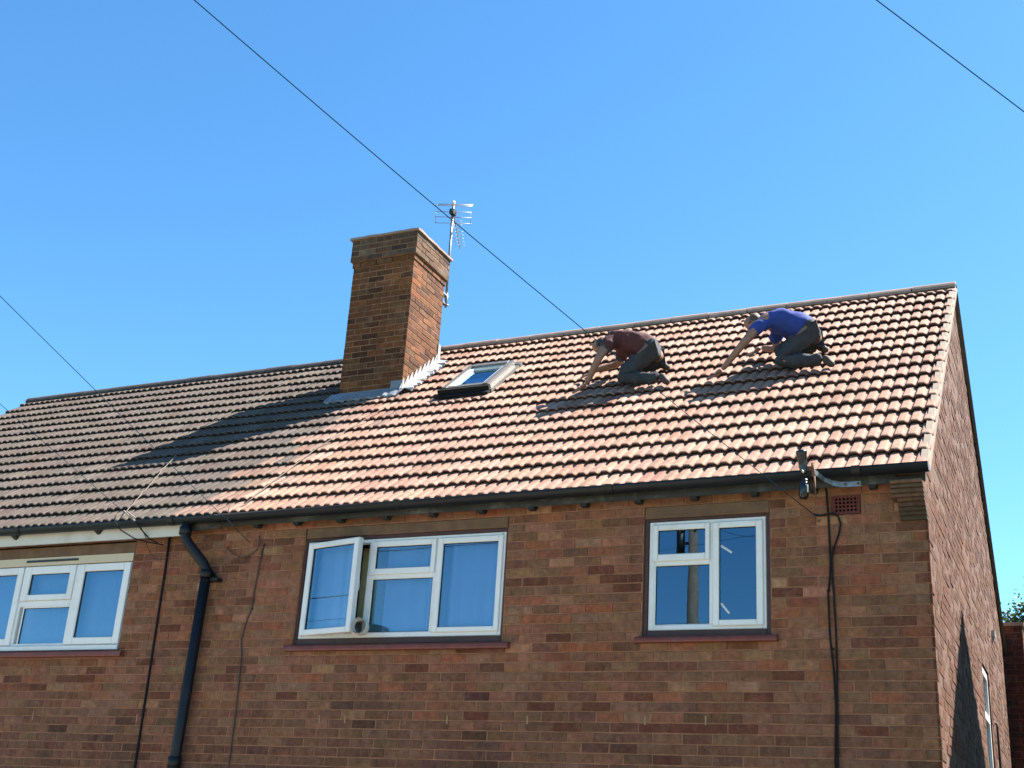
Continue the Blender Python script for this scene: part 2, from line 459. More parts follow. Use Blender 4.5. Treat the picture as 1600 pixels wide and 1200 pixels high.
BRICK_MESH = {}
def brick_mesh(wd, ht, var):
    key = (round(wd, 2), round(ht, 2), var)
    if key not in BRICK_MESH:
        mb = MB(); c = 0.0035
        mb.cbox(-key[0] / 2 - 0.002, key[0] / 2 + 0.002, -0.0030, 0.02, -ht / 2, ht / 2, c)
        me = mb.mesh('brick')
        r2 = random.Random(var * 31 + int(wd * 1000))
        for v in me.vertices:
            v.co.x += r2.uniform(-.0014, .0014); v.co.z += r2.uniform(-.0014, .0014)
        me.materials.append(MATS['brick_object'])
        BRICK_MESH[key] = me
    return BRICK_MESH[key]

def front_wall(house, x0, x1, ztop, holes, n_single):
    mb = MB(); holed_sheet(mb, x0, x1, 0, ztop, holes, 0.0022)
    wl = mb.build('front_wall', 'mortar', house)
    br = wall_bricks(x0, x1, 0.0, ztop, holes)
    sized = sorted(range(len(br)), key=lambda i: -area_px([(br[i][0], 0, br[i][2]), (br[i][1], 0, br[i][2]), (br[i][1], 0, br[i][3]), (br[i][0], 0, br[i][3])]))
    single = {i for i in sized[:n_single] if area_px([(br[i][0], 0, br[i][2]), (br[i][1], 0, br[i][2]), (br[i][1], 0, br[i][3]), (br[i][0], 0, br[i][3])]) > 20}
    mass = MB()
    for i, (l, r, zb, zt, col) in enumerate(br):
        dy = rnd.uniform(-.0012, .0012)
        if i in single:
            o = bpy.data.objects.new('brick', brick_mesh(r - l, zt - zb, rnd.randrange(4)))
            o.color = (*col, 1)
            o.rotation_euler = (rnd.uniform(-.01, .01), rnd.uniform(-.006, .006), rnd.uniform(-.006, .006))
            link(o, wl, ((l + r) / 2, dy, (zb + zt) / 2))
        else:
            mass.cbox(l, r, dy - 0.0030, 0.02, zb, zt, 0.0035, col)
    mass.build('brickwork', 'brick_mesh', wl, kind='stuff')
    return wl

WIN_C = (-2.127, -1.135, 3.31, 4.33)
WIN_B = (-5.29, -3.30, 3.295, 4.325)
WIN_A = (-9.33, -7.20, 3.235, 4.32)
AIR = (-0.675, -0.462, 4.181, 4.328)
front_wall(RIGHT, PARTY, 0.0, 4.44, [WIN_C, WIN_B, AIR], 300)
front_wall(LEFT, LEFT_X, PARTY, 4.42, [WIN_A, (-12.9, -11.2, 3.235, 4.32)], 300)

# ---- gable wall, rear and inner walls
def gx(y): return SKEW * y
GW = (4.05, 4.83, 2.30, 3.79)                    # y0,y1,z0,z1 of the gable window
def zt_gable(y): return (roof_z(y) if y <= RIDGE_Y else roof_z(2 * RIDGE_Y - y)) - 0.045
def gable(house, name, y_list_holes, xo=-0.0008, flip=False):
    a, b, c, d = y_list_holes
    mb = MB()
    def poly(pts): mb.add([(gx(y) + xo, y, z) for y, z in pts], [tuple(range(len(pts)))])
    poly([(0, 0), (a, 0), (a, zt_gable(a)), (RIDGE_Y, zt_gable(RIDGE_Y)), (0, zt_gable(0))])
    poly([(a, 0), (b, 0), (b, c), (a, c)])
    poly([(a, d), (b, d), (b, zt_gable(b)), (a, zt_gable(a))])
    poly([(b, 0), (7.6, 0), (7.6, zt_gable(7.6)), (b, zt_gable(b))])
    for p, q in (((a, c), (a, d)), ((a, d), (b, d)), ((b, d), (b, c)), ((b, c), (a, c))):
        mb.add([(gx(p[0]) + xo, *p), (gx(q[0]) + xo, *q), (gx(q[0]) - 0.16, *q), (gx(p[0]) - 0.16, *p)], [(0, 1, 2, 3)])
    return mb.build(name, 'sun_toned_mortar', house)
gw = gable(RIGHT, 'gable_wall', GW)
SUN_TONED_BRICKS = [((0.0777, 0.0285, 0.0119), 30), ((0.0719, 0.0264, 0.0111), 22), ((0.0819, 0.0315, 0.0132), 18), ((0.0633, 0.0228, 0.0096), 10),  # front brick colours darkened here to offset direct sun on the gable
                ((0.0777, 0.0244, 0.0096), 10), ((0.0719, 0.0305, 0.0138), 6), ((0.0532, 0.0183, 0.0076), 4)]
mass = MB()
for k in range(-50, 54):
    top = JOINT0 - k * COURSE; bot = top - COURSE
    if bot < -0.01: break
    zt, zb = top - 0.005, bot + 0.005
    y_lo = max(0.0, EAVE_Y + (zt + 0.045 - EAVE_Z) / math.tan(SLOPE))
    y_hi = 2 * RIDGE_Y - y_lo if y_lo > 0 else 7.6
    if y_hi - y_lo < 0.05: continue
    spans = [(y_lo, y_hi)]
    if GW[2] < zt - .01 and GW[3] > zb + .01:
        spans = [(y_lo, GW[0]), (GW[1], y_hi)]
    off = 0.0 if k % 2 == 0 else 0.1125
    for a, b in spans:
        e = off - 0.225
        while e < b:
            l, r = max(e, a), min(e + 0.225, b)
            if r - l > 0.03:
                c = jit(pick(SUN_TONED_BRICKS), 0.14)
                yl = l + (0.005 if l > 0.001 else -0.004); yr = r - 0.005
                px = 0.0005 + rnd.uniform(-.0025, .0035)
                x1, x2 = gx(yl) + px, gx(yr) + px + rnd.uniform(-.003, .003)
                q = 0.003
                vs = [(x1 - .02, yl, zb), (x2 - .02, yr, zb), (x2 - .02, yr, zt), (x1 - .02, yl, zt),
                      (x1 - q, yl, zb), (x2 - q, yr, zb), (x2 - q, yr, zt), (x1 - q, yl, zt),
                      (x1, yl + q, zb + q), (x2, yr - q, zb + q), (x2, yr - q, zt - q), (x1, yl + q, zt - q)]
                fs = [(0, 1, 5, 4), (1, 2, 6, 5), (2, 3, 7, 6), (3, 0, 4, 7), (4, 5, 9, 8), (5, 6, 10, 9), (6, 7, 11, 10), (7, 4, 8, 11), (8, 9, 10, 11)]
                mass.add(vs, fs, c)
            e += 0.225
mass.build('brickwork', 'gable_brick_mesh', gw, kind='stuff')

MB().add([(PARTY, 7.6, 0), (gx(7.6), 7.6, 0), (gx(7.6), 7.6, 4.62), (PARTY, 7.6, 4.62)], [(0, 1, 2, 3)]).build('rear_wall', 'mortar', RIGHT)
MB().add([(LEFT_X, 7.6, 0), (PARTY, 7.6, 0), (PARTY, 7.6, 4.62), (LEFT_X, 7.6, 4.62)], [(0, 1, 2, 3)]).build('rear_wall', 'mortar', LEFT)
mb = MB(); mb.add([(LEFT_X, 0, 0), (LEFT_X, 7.6, 0), (LEFT_X, 7.6, 4.5), (LEFT_X, 3.8, 7.66), (LEFT_X, 0, 4.5)], [(0, 1, 2, 3, 4)]).build('gable_wall', 'mortar', LEFT)
def room(house, a, b):
    mb = MB()
    mb.add([(a, 3.4, 2.45), (b, 3.4, 2.45), (b, 3.4, 4.40), (a, 3.4, 4.40)], [(0, 1, 2, 3)])
    mb.add([(a, 0.23, 4.395), (b, 0.23, 4.395), (b, 3.4, 4.395), (a, 3.4, 4.395)], [(0, 1, 2, 3)])
    for x in (a, b): mb.add([(x, 0.23, 2.45), (x, 3.4, 2.45), (x, 3.4, 4.4), (x, 0.23, 4.4)], [(0, 1, 2, 3)])
    mb.add([(a, 0.23, 2.46), (b, 0.23, 2.46), (b, 3.4, 2.46), (a, 3.4, 2.46)], [(0, 1, 2, 3)])
    mb.build('room', 'room_wall', house)
room(RIGHT, -2.9, -0.3); room(RIGHT, -6.0, -3.0); room(LEFT, -10.2, -6.4)

# corbelled kneeler at the eaves corner
mb = MB(); nl = 9; zc = 4.105
for j in range(nl):
    out = 0.012 + 0.20 * ((j + 1) / nl) ** 0.9
    hgt = 0.026 if j % 3 else 0.032
    c = jit(rnd.choice([(0.085, 0.05, 0.033), (0.06, 0.04, 0.027), (0.105, 0.055, 0.035), (0.08, 0.056, 0.036)]), 0.2)
    mb.cbox(-0.19 + rnd.uniform(-.006, .006) - 0.03 * (j > 4), 0.002 + rnd.uniform(-.002, .002), -out, 0.05, zc, zc + hgt - 0.004, 0.003, c)
    mb.box(-0.185, -0.004, -out + 0.008, 0.05, zc + hgt - 0.0039, zc + hgt - 0.0001, (0.16, 0.125, 0.08))
    zc += hgt
mb.box(-0.2, 0.001, -0.085, 0.05, zc, 4.46, (0.1, 0.058, 0.038))
mb.build('corbel', 'brick_mesh', RIGHT)

# ------------------------------------------------------------------ roof
def tile_mesh(mat, seed):
    r2 = random.Random(seed)
    prof = []
    for c in (0.0, 0.1):
        prof += [(c + 0.001, -0.002), (c + 0.008, 0.0), (c + 0.012, 0.0115), (c + 0.018, 0.0158), (c + 0.040, 0.0168), (c + 0.066, 0.0158), (c + 0.073, 0.0125), (c + 0.088, 0.001)]
    prof.append((0.1985, -0.002))
    L = 0.37; lift = 0.035; th = 0.022
    def hh(y): return -lift * y / GAUGE
    rows = [(L, 0), (0.012, 0), (0.0, -0.006)]
    vs, fs, sm = [], [], []
    n = len(prof)
    wob = [r2.uniform(-.0012, .0012) for _ in prof]
    for (y, dz) in rows:
        for i, (x, z) in enumerate(prof):
            vs.append((x, y + (wob[i] if y < .1 else 0), z + hh(y) + dz))
    for i, (x, z) in enumerate(prof):
        vs.append((x, 0.002 + wob[i], z - 0.022))
    for i, (x, z) in enumerate(prof):
        vs.append((x, 0.055, z - 0.024 + hh(0.055)))
    for r in range(4):
        for i in range(n - 1):
            a = r * n + i
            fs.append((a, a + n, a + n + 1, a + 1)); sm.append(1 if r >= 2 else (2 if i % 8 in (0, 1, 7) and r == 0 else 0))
    vs += [(prof[0][0], L, hh(L) - th), (prof[-1][0], L, hh(L) - th)]
    e = len(vs)
    fs.append((0, e - 2, 4 * n, 3 * n, 2 * n, n)); fs.append((n - 1, 2 * n - 1, 3 * n - 1, 4 * n - 1, 5 * n - 1, e - 1)); sm += [1, 1]
    me = bpy.data.meshes.new('roof_tile'); me.from_pydata(vs, [], fs)
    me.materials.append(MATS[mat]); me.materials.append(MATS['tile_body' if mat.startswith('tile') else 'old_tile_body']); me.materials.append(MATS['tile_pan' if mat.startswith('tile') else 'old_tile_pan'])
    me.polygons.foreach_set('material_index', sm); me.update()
    return me
TILE_ROT = Matrix.Rotation(SLOPE, 4, 'X')
NEW_TILES = [((0.2355, 0.1371, 0.0980), 30), ((0.2450, 0.1474, 0.1075), 25), ((0.2215, 0.1249, 0.0868), 20), ((0.2568, 0.1596, 0.1168), 15), ((0.2026, 0.1044, 0.0717), 6)]
OLD_TILES = [((0.0761, 0.0597, 0.0492), 30), ((0.0808, 0.0640, 0.0535), 25), ((0.0699, 0.0539, 0.0437), 20), ((0.0855, 0.0684, 0.0562), 12), ((0.0715, 0.0495, 0.0394), 6)]
CH = (-6.77, -5.935, 2.44, 3.21)                 # chimney footprint x0,x1,y0,y1
SK = (-5.225, -4.672, 2.98, 3.775)               # roof window x0,x1,u0,u1

def build_roof(house, x_right, ncol, pal, matname, ridge_mat, x_left, verge):
    deck = MB()
    f, b = roof_pt(0, -0.02, -0.075), roof_pt(0, SLOPE_LEN, -0.075)
    xl, xr = x_left, x_right + (-0.03 if verge else 0)
    sk = lambda x, y: x + (SKEW * y if verge and x > -1 else 0)
    yb, zb = 2 * RIDGE_Y - f.y, f.z
    for dz in (0, -0.05):
        P = [(xl, f.y, f.z + dz), (xr, f.y, f.z + dz), (sk(xr, b.y), b.y, b.z + dz), (xl, b.y, b.z + dz)]
        Q = [(xl, b.y, b.z + dz), (sk(xr, b.y), b.y, b.z + dz), (sk(xr, yb), yb, zb + dz), (xl, yb, zb + dz)]
        deck.add(P, [(0, 1, 2, 3)]); deck.add(Q, [(0, 1, 2, 3)])
    deck.add([(xl, f.y, f.z), (xr, f.y, f.z), (xr, f.y, f.z - .05), (xl, f.y, f.z - .05)], [(0, 1, 2, 3)])
    roof = deck.build('roof', 'roof_felt', house)
    meshes = [tile_mesh(matname + '_object', s) for s in range(4)]
    tm = [me.copy() for me in meshes]
    items = []
    for row in range(17):
        u = row * GAUGE
        for c in range(ncol):
            x = x_right - (c + 1) * 0.2
            if verge: x += SKEW * (u * CS)
            if not verge and row % 2 == 0 and False: x -= 0.1
            pc = roof_pt(x + 0.1, u + 0.15)
            if CH[0] + 0.05 < x and x + 0.2 < CH[1] - 0.02 and CH[2] + 0.05 < pc.y - 0.1 and pc.y + 0.1 < CH[3]: continue
            if SK[0] < x + 0.08 and x + 0.12 < SK[1] and SK[2] < u + 0.06 and u + 0.2 < SK[3]: continue
            ln = 1.0
            if row == 16: ln = (SLOPE_LEN - u - 0.01) / 0.37
            a = area_px([roof_pt(x, u), roof_pt(x + .2, u), roof_pt(x + .2, u + GAUGE), roof_pt(x, u + GAUGE)])
            items.append((a, x, u, ln))
    items.sort(key=lambda t: -t[0])
    mass = MB()
    verts = [[tuple(v.co) for v in me.vertices] for me in meshes]
    faces = [[tuple(p.vertices) for p in me.polygons] for me in meshes]
    midx = [[p.material_index for p in me.polygons] for me in meshes]
    mi = []
    for i, (a, x, u, ln) in enumerate(items):
        col = jit(pick(pal), 0.085); k = rnd.randrange(4)
        c0 = (x_right - x) / 0.2                                  # old and new tiles are mixed where the two roofs meet
        if not verge and c0 < 4.5 and rnd.random() < (0.7, 0.35, 0.15, 0.05, 0.0)[int(max(0, c0 - .5))]:
            o_ = pick(NEW_TILES); col = jit(tuple(.55 * a_ + .45 * b_ for a_, b_ in zip(o_, col)), .06)
        if verge and x < -5.55 and rnd.random() < (0.3 if x < -5.95 else 0.12):
            o_ = pick(OLD_TILES); col = jit(tuple(.45 * a_ + .55 * b_ for a_, b_ in zip(o_, col)), .06)
        M = Matrix.Translation(roof_pt(x + rnd.uniform(-.0025, .0025), u + rnd.uniform(-.005, .005), rnd.uniform(-.001, .003))) @ TILE_ROT @ \
            Matrix.Rotation(rnd.uniform(-.008, .008), 4, 'Z') @ Matrix.Rotation(rnd.uniform(-.008, .008), 4, 'Y') @ Matrix.Diagonal((1, ln, 1, 1))
        if i < 300 and a > 20 and ln == 1.0:
            o = bpy.data.objects.new('roof_tile', meshes[k]); o.color = (*col, 1)
            o.rotation_euler = M.to_euler()
            link(o, roof, M.translation)
        else:
            mass.add([M @ Vector(v) for v in verts[k]], faces[k], col); mi += midx[k]
    to = mass.build('tiling', matname + '_mesh', roof, kind='stuff')
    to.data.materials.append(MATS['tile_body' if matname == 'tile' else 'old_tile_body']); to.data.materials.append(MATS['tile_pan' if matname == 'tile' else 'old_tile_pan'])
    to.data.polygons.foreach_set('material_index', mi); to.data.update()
    # back slope and ridge
    mb = MB()
    for row in range(17):
        u = row * GAUGE
        p0, p1 = roof_pt(0, u, 0.015), roof_pt(0, u + GAUGE if row < 16 else SLOPE_LEN, -0.012)
        y0, y1 = 2 * RIDGE_Y - p0.y, 2 * RIDGE_Y - p1.y
        sa = SKEW if verge else 0
        c = jit(pal[0][0], 0.04)
        mb.add([(xl, y0, p0.z), (x_right + sa * y0, y0, p0.z), (x_right + sa * y1, y1, p1.z), (xl, y1, p1.z)], [(0, 1, 2, 3)], c)
        mb.add([(xl, y0, p0.z), (x_right + sa * y0, y0, p0.z), (x_right + sa * y0, y0, p0.z - .03), (xl, y0, p0.z - .03)], [(0, 1, 2, 3)], c)
    mb.build('tiling', matname + '_mesh', roof, kind='stuff')
    x = x_right + (SKEW * RIDGE_Y if verge else 0) - (0 if verge else 0.002)
    while x > xl + 0.1:
        ln = min(0.45, x - xl)
        if not (CH[0] - .02 < x - ln / 2 < CH[1] + 0.02 and False):
            t = MB(); r0 = 0.108; cz = RIDGE_Z - 0.078; dz = rnd.uniform(-.004, .004)
            arc = [(math.cos(math.pi * k / 10), math.sin(math.pi * k / 10)) for k in range(11)]
            n = 11
            vs = []
            for xx, sc in ((x - 0.006, 1.0), (x - ln + 0.004, 1.0)):
                vs += [(xx, RIDGE_Y - r0 * sc * ca, cz + dz + r0 * sc * sa_ * 0.93) for ca, sa_ in arc]
            for xx in (x - 0.006, x - ln + 0.004):
                vs += [(xx, RIDGE_Y - (r0 - .018) * ca, cz + dz + (r0 - .018) * sa_ * 0.9 - (0.004)) for ca, sa_ in arc]
            fs = [(k, k + 1, n + k + 1, n + k) for k in range(10)] + [(2 * n + k, 3 * n + k, 3 * n + k + 1, 2 * n + k + 1) for k in range(10)]
            fs += [(k, 2 * n + k, 2 * n + k + 1, k + 1) for k in range(10)] + [(n + k, n + k + 1, 3 * n + k + 1, 3 * n + k) for k in range(10)]
            t.add(vs, fs, None, False)
            t.build('ridge_tile', ridge_mat, roof)
        x -= ln
    mb = MB()
    mb.box(xl, x_right + (SKEW * RIDGE_Y if verge else 0) - 0.02, RIDGE_Y - 0.088, RIDGE_Y + 0.088, RIDGE_Z - 0.13, RIDGE_Z - 0.055)
    mb.build('ridge_mortar', 'verge_cement' if verge else 'ridge_old', roof)
    return roof
VX = 0.042
ncol_r = 31
roof_r = build_roof(RIGHT, VX, ncol_r, NEW_TILES, 'tile', 'ridge_new', VX - 0.2 * ncol_r, True)
roof_l = build_roof(LEFT, VX - 0.2 * ncol_r, 35, OLD_TILES, 'old_tile', 'ridge_old', VX - 0.2 * ncol_r - 7.0, False)

# verge cement and undercloak, front and back
mb = MB()
n = 34
for side in (0, 1):
    pts = []
    for i in range(n + 1):
        u = SLOPE_LEN * i / n
        wv = rnd.uniform(-.003, .003)
        for (dx, h) in ((-0.02, 0.004), (0.024 + wv, -0.002 + wv), (0.040, -0.03), (0.043, -0.062), (-0.01, -0.066)):
            q = roof_pt(0, u, h)
            y = q.y if side == 0 else 2 * RIDGE_Y - q.y
            pts.append((dx + SKEW * y + (0.004 if dx > 0 else 0), y, q.z))
    m_ = 5
    fs = []
    for i in range(n):
        for k in range(m_ - 1):
            a = i * m_ + k
            fs.append((a, a + m_, a + m_ + 1, a + 1))
    fs.append((0, 1, 2, 3, 4))
    mb.add(pts, fs)
mb.build('verge_strip', 'verge_cement', roof_r)

# party line cover strip and loose cables on the roof come later
# ------------------------------------------------------------------ chimney
chim = MB()
x0, x1, y0, y1 = CH
chim.box(x0 + .0015, x1 - .0015, y0 + .0015, y1 - .0015, 5.8, 8.65)
chim.box(x0 - .0335, x1 + .0335, y0 - .0335, y1 + .0335, 8.366, 8.655)
CHIM = chim.build('chimney', 'chimney_mortar', RIGHT)
mass = MB()
CBR = [((0.0536, 0.0205, 0.0092), 24), ((0.1207, 0.0457, 0.0166), 28), ((0.1073, 0.0433, 0.0179), 20), ((0.0966, 0.0330, 0.0123), 12), ((0.1341, 0.0488, 0.0155), 14), ((0.0670, 0.0268, 0.0118), 12), ((0.0939, 0.0457, 0.0210), 8)]
SOOT = [((0.070, 0.044, 0.0290), 20), ((0.050, 0.033, 0.0230), 14), ((0.090, 0.060, 0.0410), 15), ((0.080, 0.042, 0.0250), 15), ((0.110, 0.082, 0.0580), 5)]
def ring(z0, z1, e, odd, palf, pals):
    xs0, xs1, ys0, ys1 = x0 - e, x1 + e, y0 - e, y1 + e
    for face in range(4):
        L_ = (xs1 - xs0) if face % 2 == 0 else (ys1 - ys0)
        pos = -0.1125 if odd ^ (face % 2 == 1) else 0.0
        while pos < L_ - 0.01:
            a, b = max(0, pos), min(L_, pos + 0.2225)
            pos += 0.2225
            if b - a < 0.025: continue
            g0 = 0.0045 if a > 0 else -0.001; g1 = 0.0045 if b < L_ else -0.001
            a += g0; b -= g1
            pr = 0.002 + rnd.uniform(-.001, .003)
            col = jit(pick(palf if face == 0 else pals), 0.16)
            t0, t1 = z0 + 0.005, z1 - 0.005
            q = 0.003
            def P(s_, d, z):
                if face == 0: return (xs0 + s_, ys0 - d, z)
                if face == 1: return (xs1 + d, ys0 + s_, z)
                if face == 2: return (xs1 - s_, ys1 + d, z)
                return (xs0 - d, ys1 - s_, z)
            vs = [P(a, -.03, t0), P(b, -.03, t0), P(b, -.03, t1), P(a, -.03, t1), P(a, pr - q, t0), P(b, pr - q, t0), P(b, pr - q, t1), P(a, pr - q, t1),
                  P(a + q, pr, t0 + q), P(b - q, pr, t0 + q), P(b - q, pr, t1 - q), P(a + q, pr, t1 - q)]
            fs = [(0, 1, 5, 4), (1, 2, 6, 5), (2, 3, 7, 6), (3, 0, 4, 7), (4, 5, 9, 8), (5, 6, 10, 9), (6, 7, 11, 10), (7, 4, 8, 11), (8, 9, 10, 11)]
            mass.add(vs, fs, col)
z = 8.29; k = 0
while z > 5.9:
    ring(z - .0745, z, 0.0, k % 2 == 1, CBR, CBR); z -= .0745; k += 1
for j in range(5):
    ring(8.29 + j * .073, 8.29 + (j + 1) * .073, 0.012 if j == 0 else 0.035, j % 2 == 0, SOOT if j else CBR, SOOT if j else CBR)
mass.build('brickwork', 'brick_mesh', CHIM, kind='stuff')
mb = MB()
N_ = 10
top = []
cx, cy = (x0 + x1) / 2, (y0 + y1) / 2
corner = [(x0 - .06, y0 - .06), (x1 + .06, y0 - .06), (x1 + .06, y1 + .06), (x0 - .06, y1 + .06)]
per = []
for i in range(4):
    a, b = corner[i], corner[(i + 1) % 4]
    for t in range(N_):
        s_ = t / N_
        per.append((a[0] + (b[0] - a[0]) * s_ + rnd.uniform(-.006, .006), a[1] + (b[1] - a[1]) * s_ + rnd.uniform(-.006, .006)))
m_ = len(per)
vs = [(p[0], p[1], 8.655) for p in per] + [(p[0], p[1], 8.685 + rnd.uniform(-.008, .006)) for p in per] + \
     [(cx + (p[0] - cx) * .6, cy + (p[1] - cy) * .6, 8.72) for p in per]
fs = [(i, (i + 1) % m_, m_ + (i + 1) % m_, m_ + i) for i in range(m_)] + [(m_ + i, m_ + (i + 1) % m_, 2 * m_ + (i + 1) % m_, 2 * m_ + i) for i in range(m_)]
fs += [tuple(2 * m_ + i for i in range(m_)), tuple(range(m_ - 1, -1, -1))]
mb.add(vs, fs)
mb.build('chimney_cap', 'ridge_new', CHIM)
for (px_, py_) in ((cx - .19, cy), (cx + .19, cy)):
    pass
# lead flashings
mb = MB()
for (za, zb, ya, yb) in ((0, 0, 0, 0),):
    zf = roof_z(y0)
    mb.box(x0 - .01, x1 + .012, y0 - .012, y0 - .002, zf - .03, zf + .055)
    mb.box(x1 - .14, x1 + .014, y0 - .016, y0 - .003, zf - .03, zf + .14)
    u0 = (y0 - EAVE_Y) / CS
    vs, fs = [], []
    nn = 24
    for i in range(nn + 1):
        x = x0 - 0.10 + (x1 - x0 + 0.16) * i / nn
        h = 0.026 + 0.012 * math.sin(x * 62.8)
        vs += [roof_pt(x, u0 + .02, 0.045), roof_pt(x, u0 - .17 + 0.01 * math.sin(x * 31), h), roof_pt(x, u0 - .175, h - .02)]
    for i in range(nn):
        for k_ in range(2):
            a = i * 3 + k_
            fs.append((a, a + 1, a + 4, a + 3))
    mb.add(vs, fs)
mb.build('lead_apron', 'lead', CHIM)
mb = MB()
ua, ub = (y0 - EAVE_Y) / CS - 0.03, (y1 - EAVE_Y) / CS + 0.02
nt_ = 9
for i in range(nt_):
    a = ua + (ub - ua) * i / nt_; b = ua + (ub - ua) * (i + 1) / nt_
    p = [roof_pt(0, a, 0.02), roof_pt(0, b, 0.02), roof_pt(0, b, 0.055), roof_pt(0, a, 0.055)]
    e = 0.009 + 0.003 * (i % 2)
    mb.add([(x1 + e, q.y, q.z) for q in p], [(0, 1, 2, 3)])
    t = roof_pt(0, a, 0.05); t2 = roof_pt(0, b, 0.05)
    mb.add([(x1 + e, t.y, t.z), (x1 + e, t2.y, t2.z), (x1 + e + .004, t2.y - .012, t2.z + .075), (x1 + e + .002, t2.y - .03, t2.z + .06)], [(0, 1, 2, 3)])
mb.box(x1 + .006, x1 + .016, y1 - .03, y1 + .03, roof_z(y1) + .02, roof_z(y1) + .26)
mb.build('step_flashing', 'lead_bright', CHIM)
mb = MB()
nn = 30
vs, fs = [], []
for i in range(nn + 1):
    u = ua + 0.02 + (ub - ua) * i / nn
    ph = (u / GAUGE) % 1.0
    h = 0.034 - 0.020 * ph
    wdt = 0.13 + 0.02 * math.sin(i * 1.9)
    vs += [(x1 + .002, *roof_pt(0, u, 0.05)[1:]), (x1 + .05, *roof_pt(0, u, 0.045)[1:]), (x1 + wdt, *roof_pt(0, u, h)[1:]), (x1 + wdt + .006, *roof_pt(0, u, h - .02)[1:])]
for i in range(nn):
    for k_ in range(3):
        a = i * 4 + k_
        fs.append((a, a + 1, a + 5, a + 4))
mb.add(vs, fs)
mb.build('side_flashing', 'lead_bright', CHIM)

# ------------------------------------------------------------------ roof window
xa, xb, u0, u1 = SK
def slab(mb, xa, xb, ua, ub, h0, h1):
    P = lambda x, u, h: roof_pt(x, u, h)
    vs = [P(xa, ua, h0), P(xb, ua, h0), P(xb, ub, h0), P(xa, ub, h0), P(xa, ua, h1), P(xb, ua, h1), P(xb, ub, h1), P(xa, ub, h1)]
    mb.add(vs, [(0, 3, 2, 1), (4, 5, 6, 7), (0, 1, 5, 4), (1, 2, 6, 5), (2, 3, 7, 6), (3, 0, 4, 7)])
mb = MB(); t = 0.055
slab(mb, xa, xa + t, u0, u1, -.02, .095); slab(mb, xb - t, xb, u0, u1, -.02, .095)
slab(mb, xa + t, xb - t, u1 - .07, u1, -.02, .100); slab(mb, xa + t, xb - t, u0, u0 + .06, -.02, .088)
SKY = mb.build('roof_window', 'aluminium_grey', RIGHT)
mb = MB(); t2 = 0.04
slab(mb, xa + t, xa + t + t2, u0 + .06, u1 - .07, .0, .075); slab(mb, xb - t - t2, xb - t, u0 + .06, u1 - .07, .0, .075)
slab(mb, xa + t + t2, xb - t - t2, u1 - .115, u1 - .07, .0, .075); slab(mb, xa + t + t2, xb - t - t2, u0 + .06, u0 + .095, .0, .072)
mb.build('sash', 'white_plastic', SKY)
mb = MB(); mb.add([roof_pt(xa + t + t2, u0 + .095, .052), roof_pt(xb - t - t2, u0 + .095, .052), roof_pt(xb - t - t2, u1 - .115, .052), roof_pt(xa + t + t2, u1 - .115, .052)], [(0, 1, 2, 3)])
mb.build('pane', 'roof_glass', SKY)
mb = MB(); slab(mb, xa + t + t2, xb - t - t2, u0 + .095, u0 + .44, .018, .024); mb.build('blind', 'roof_blind', SKY)
mb = MB(); slab(mb, xa + t, xb - t, u0 + .05, u1 - .06, -.06, -.05); mb.build('lining', 'frame_charcoal', SKY)
mb = MB()
slab(mb, xa - .035, xb + .03, u0 - .055, u0 - .002, .0, .082); slab(mb, xa - .05, xb + .04, u0 - .13, u0 - .055, .012, .035)
mb.build('shaded_bottom_cover', 'rubber_and_shade', SKY)  # lower face coloured near black for its shade, above a dark apron
mb = MB()
slab(mb, xa - .05, xa - .002, u0 - .05, u1 + .03, .0, .036); slab(mb, xb + .002, xb + .05, u0 - .05, u1 + .03, .0, .036)
slab(mb, xa - .05, xb + .05, u1 + .002, u1 + .10, .0, .045)
mb.build('cover_flashing', 'aluminium_grey', SKY)

# ------------------------------------------------------------------ eaves: gutters, fascias, rafter feet
def gutter(house, xl, xr, zl, zr):
    mb = MB(); r0 = 0.060; n = 10; yc = -0.165
    segs = 2
    outer, inner = [], []
    vs, fs = [], []
    for x, zz in ((xl, zl), (xr, zr)):
        for rr in (r0, r0 - .006):
            vs += [(x, yc - rr * math.cos(math.pi * k / n), zz - rr * math.sin(math.pi * k / n)) for k in range(n + 1)]
    m_ = n + 1
    for k in range(n):
        fs += [(k, k + 1, 2 * m_ + k + 1, 2 * m_ + k), (m_ + k, 3 * m_ + k, 3 * m_ + k + 1, m_ + k + 1)]
    fs += [(0, 2 * m_, 3 * m_, m_), (n, m_ + n, 3 * m_ + n, 2 * m_ + n)]
    fs += [tuple(range(0, m_)), tuple(2 * m_ + k for k in range(n, -1, -1))]
    mb.add(vs, fs, None, True)
    x = xr - 0.5
    while x > xl + 0.2:                                        # union collars
        zz = zl + (zr - zl) * (x - xl) / (xr - xl)
        vs = []
        for xx in (x - .03, x + .03):
            vs += [(xx, yc - .0665 * math.cos(math.pi * k / n), zz + .004 - .0665 * math.sin(math.pi * k / n)) for k in range(n + 1)]
        mb.add(vs, [(k, k + 1, m_ + k + 1, m_ + k) for k in range(n)], None, True)
        x -= 1.9
    return mb.build('gutter', 'black_plastic', house)
gutter(RIGHT, PARTY, 0.047, 4.448, 4.476)
gutter(LEFT, LEFT_X, PARTY - .001, 4.462, 4.448)
mb = MB(); mb.add([(0.048, -0.165 - .058 * math.cos(math.pi * k / 8), 4.476 - .058 * math.sin(math.pi * k / 8)) for k in range(9)], [tuple(range(9))])
mb.build('gutter_stop_end', 'aluminium_grey', RIGHT)
mb = MB(); mb.box(PARTY, -0.19, -0.100, -0.080, 4.368, 4.47); mb.build('fascia_board', 'fascia_dark', RIGHT)
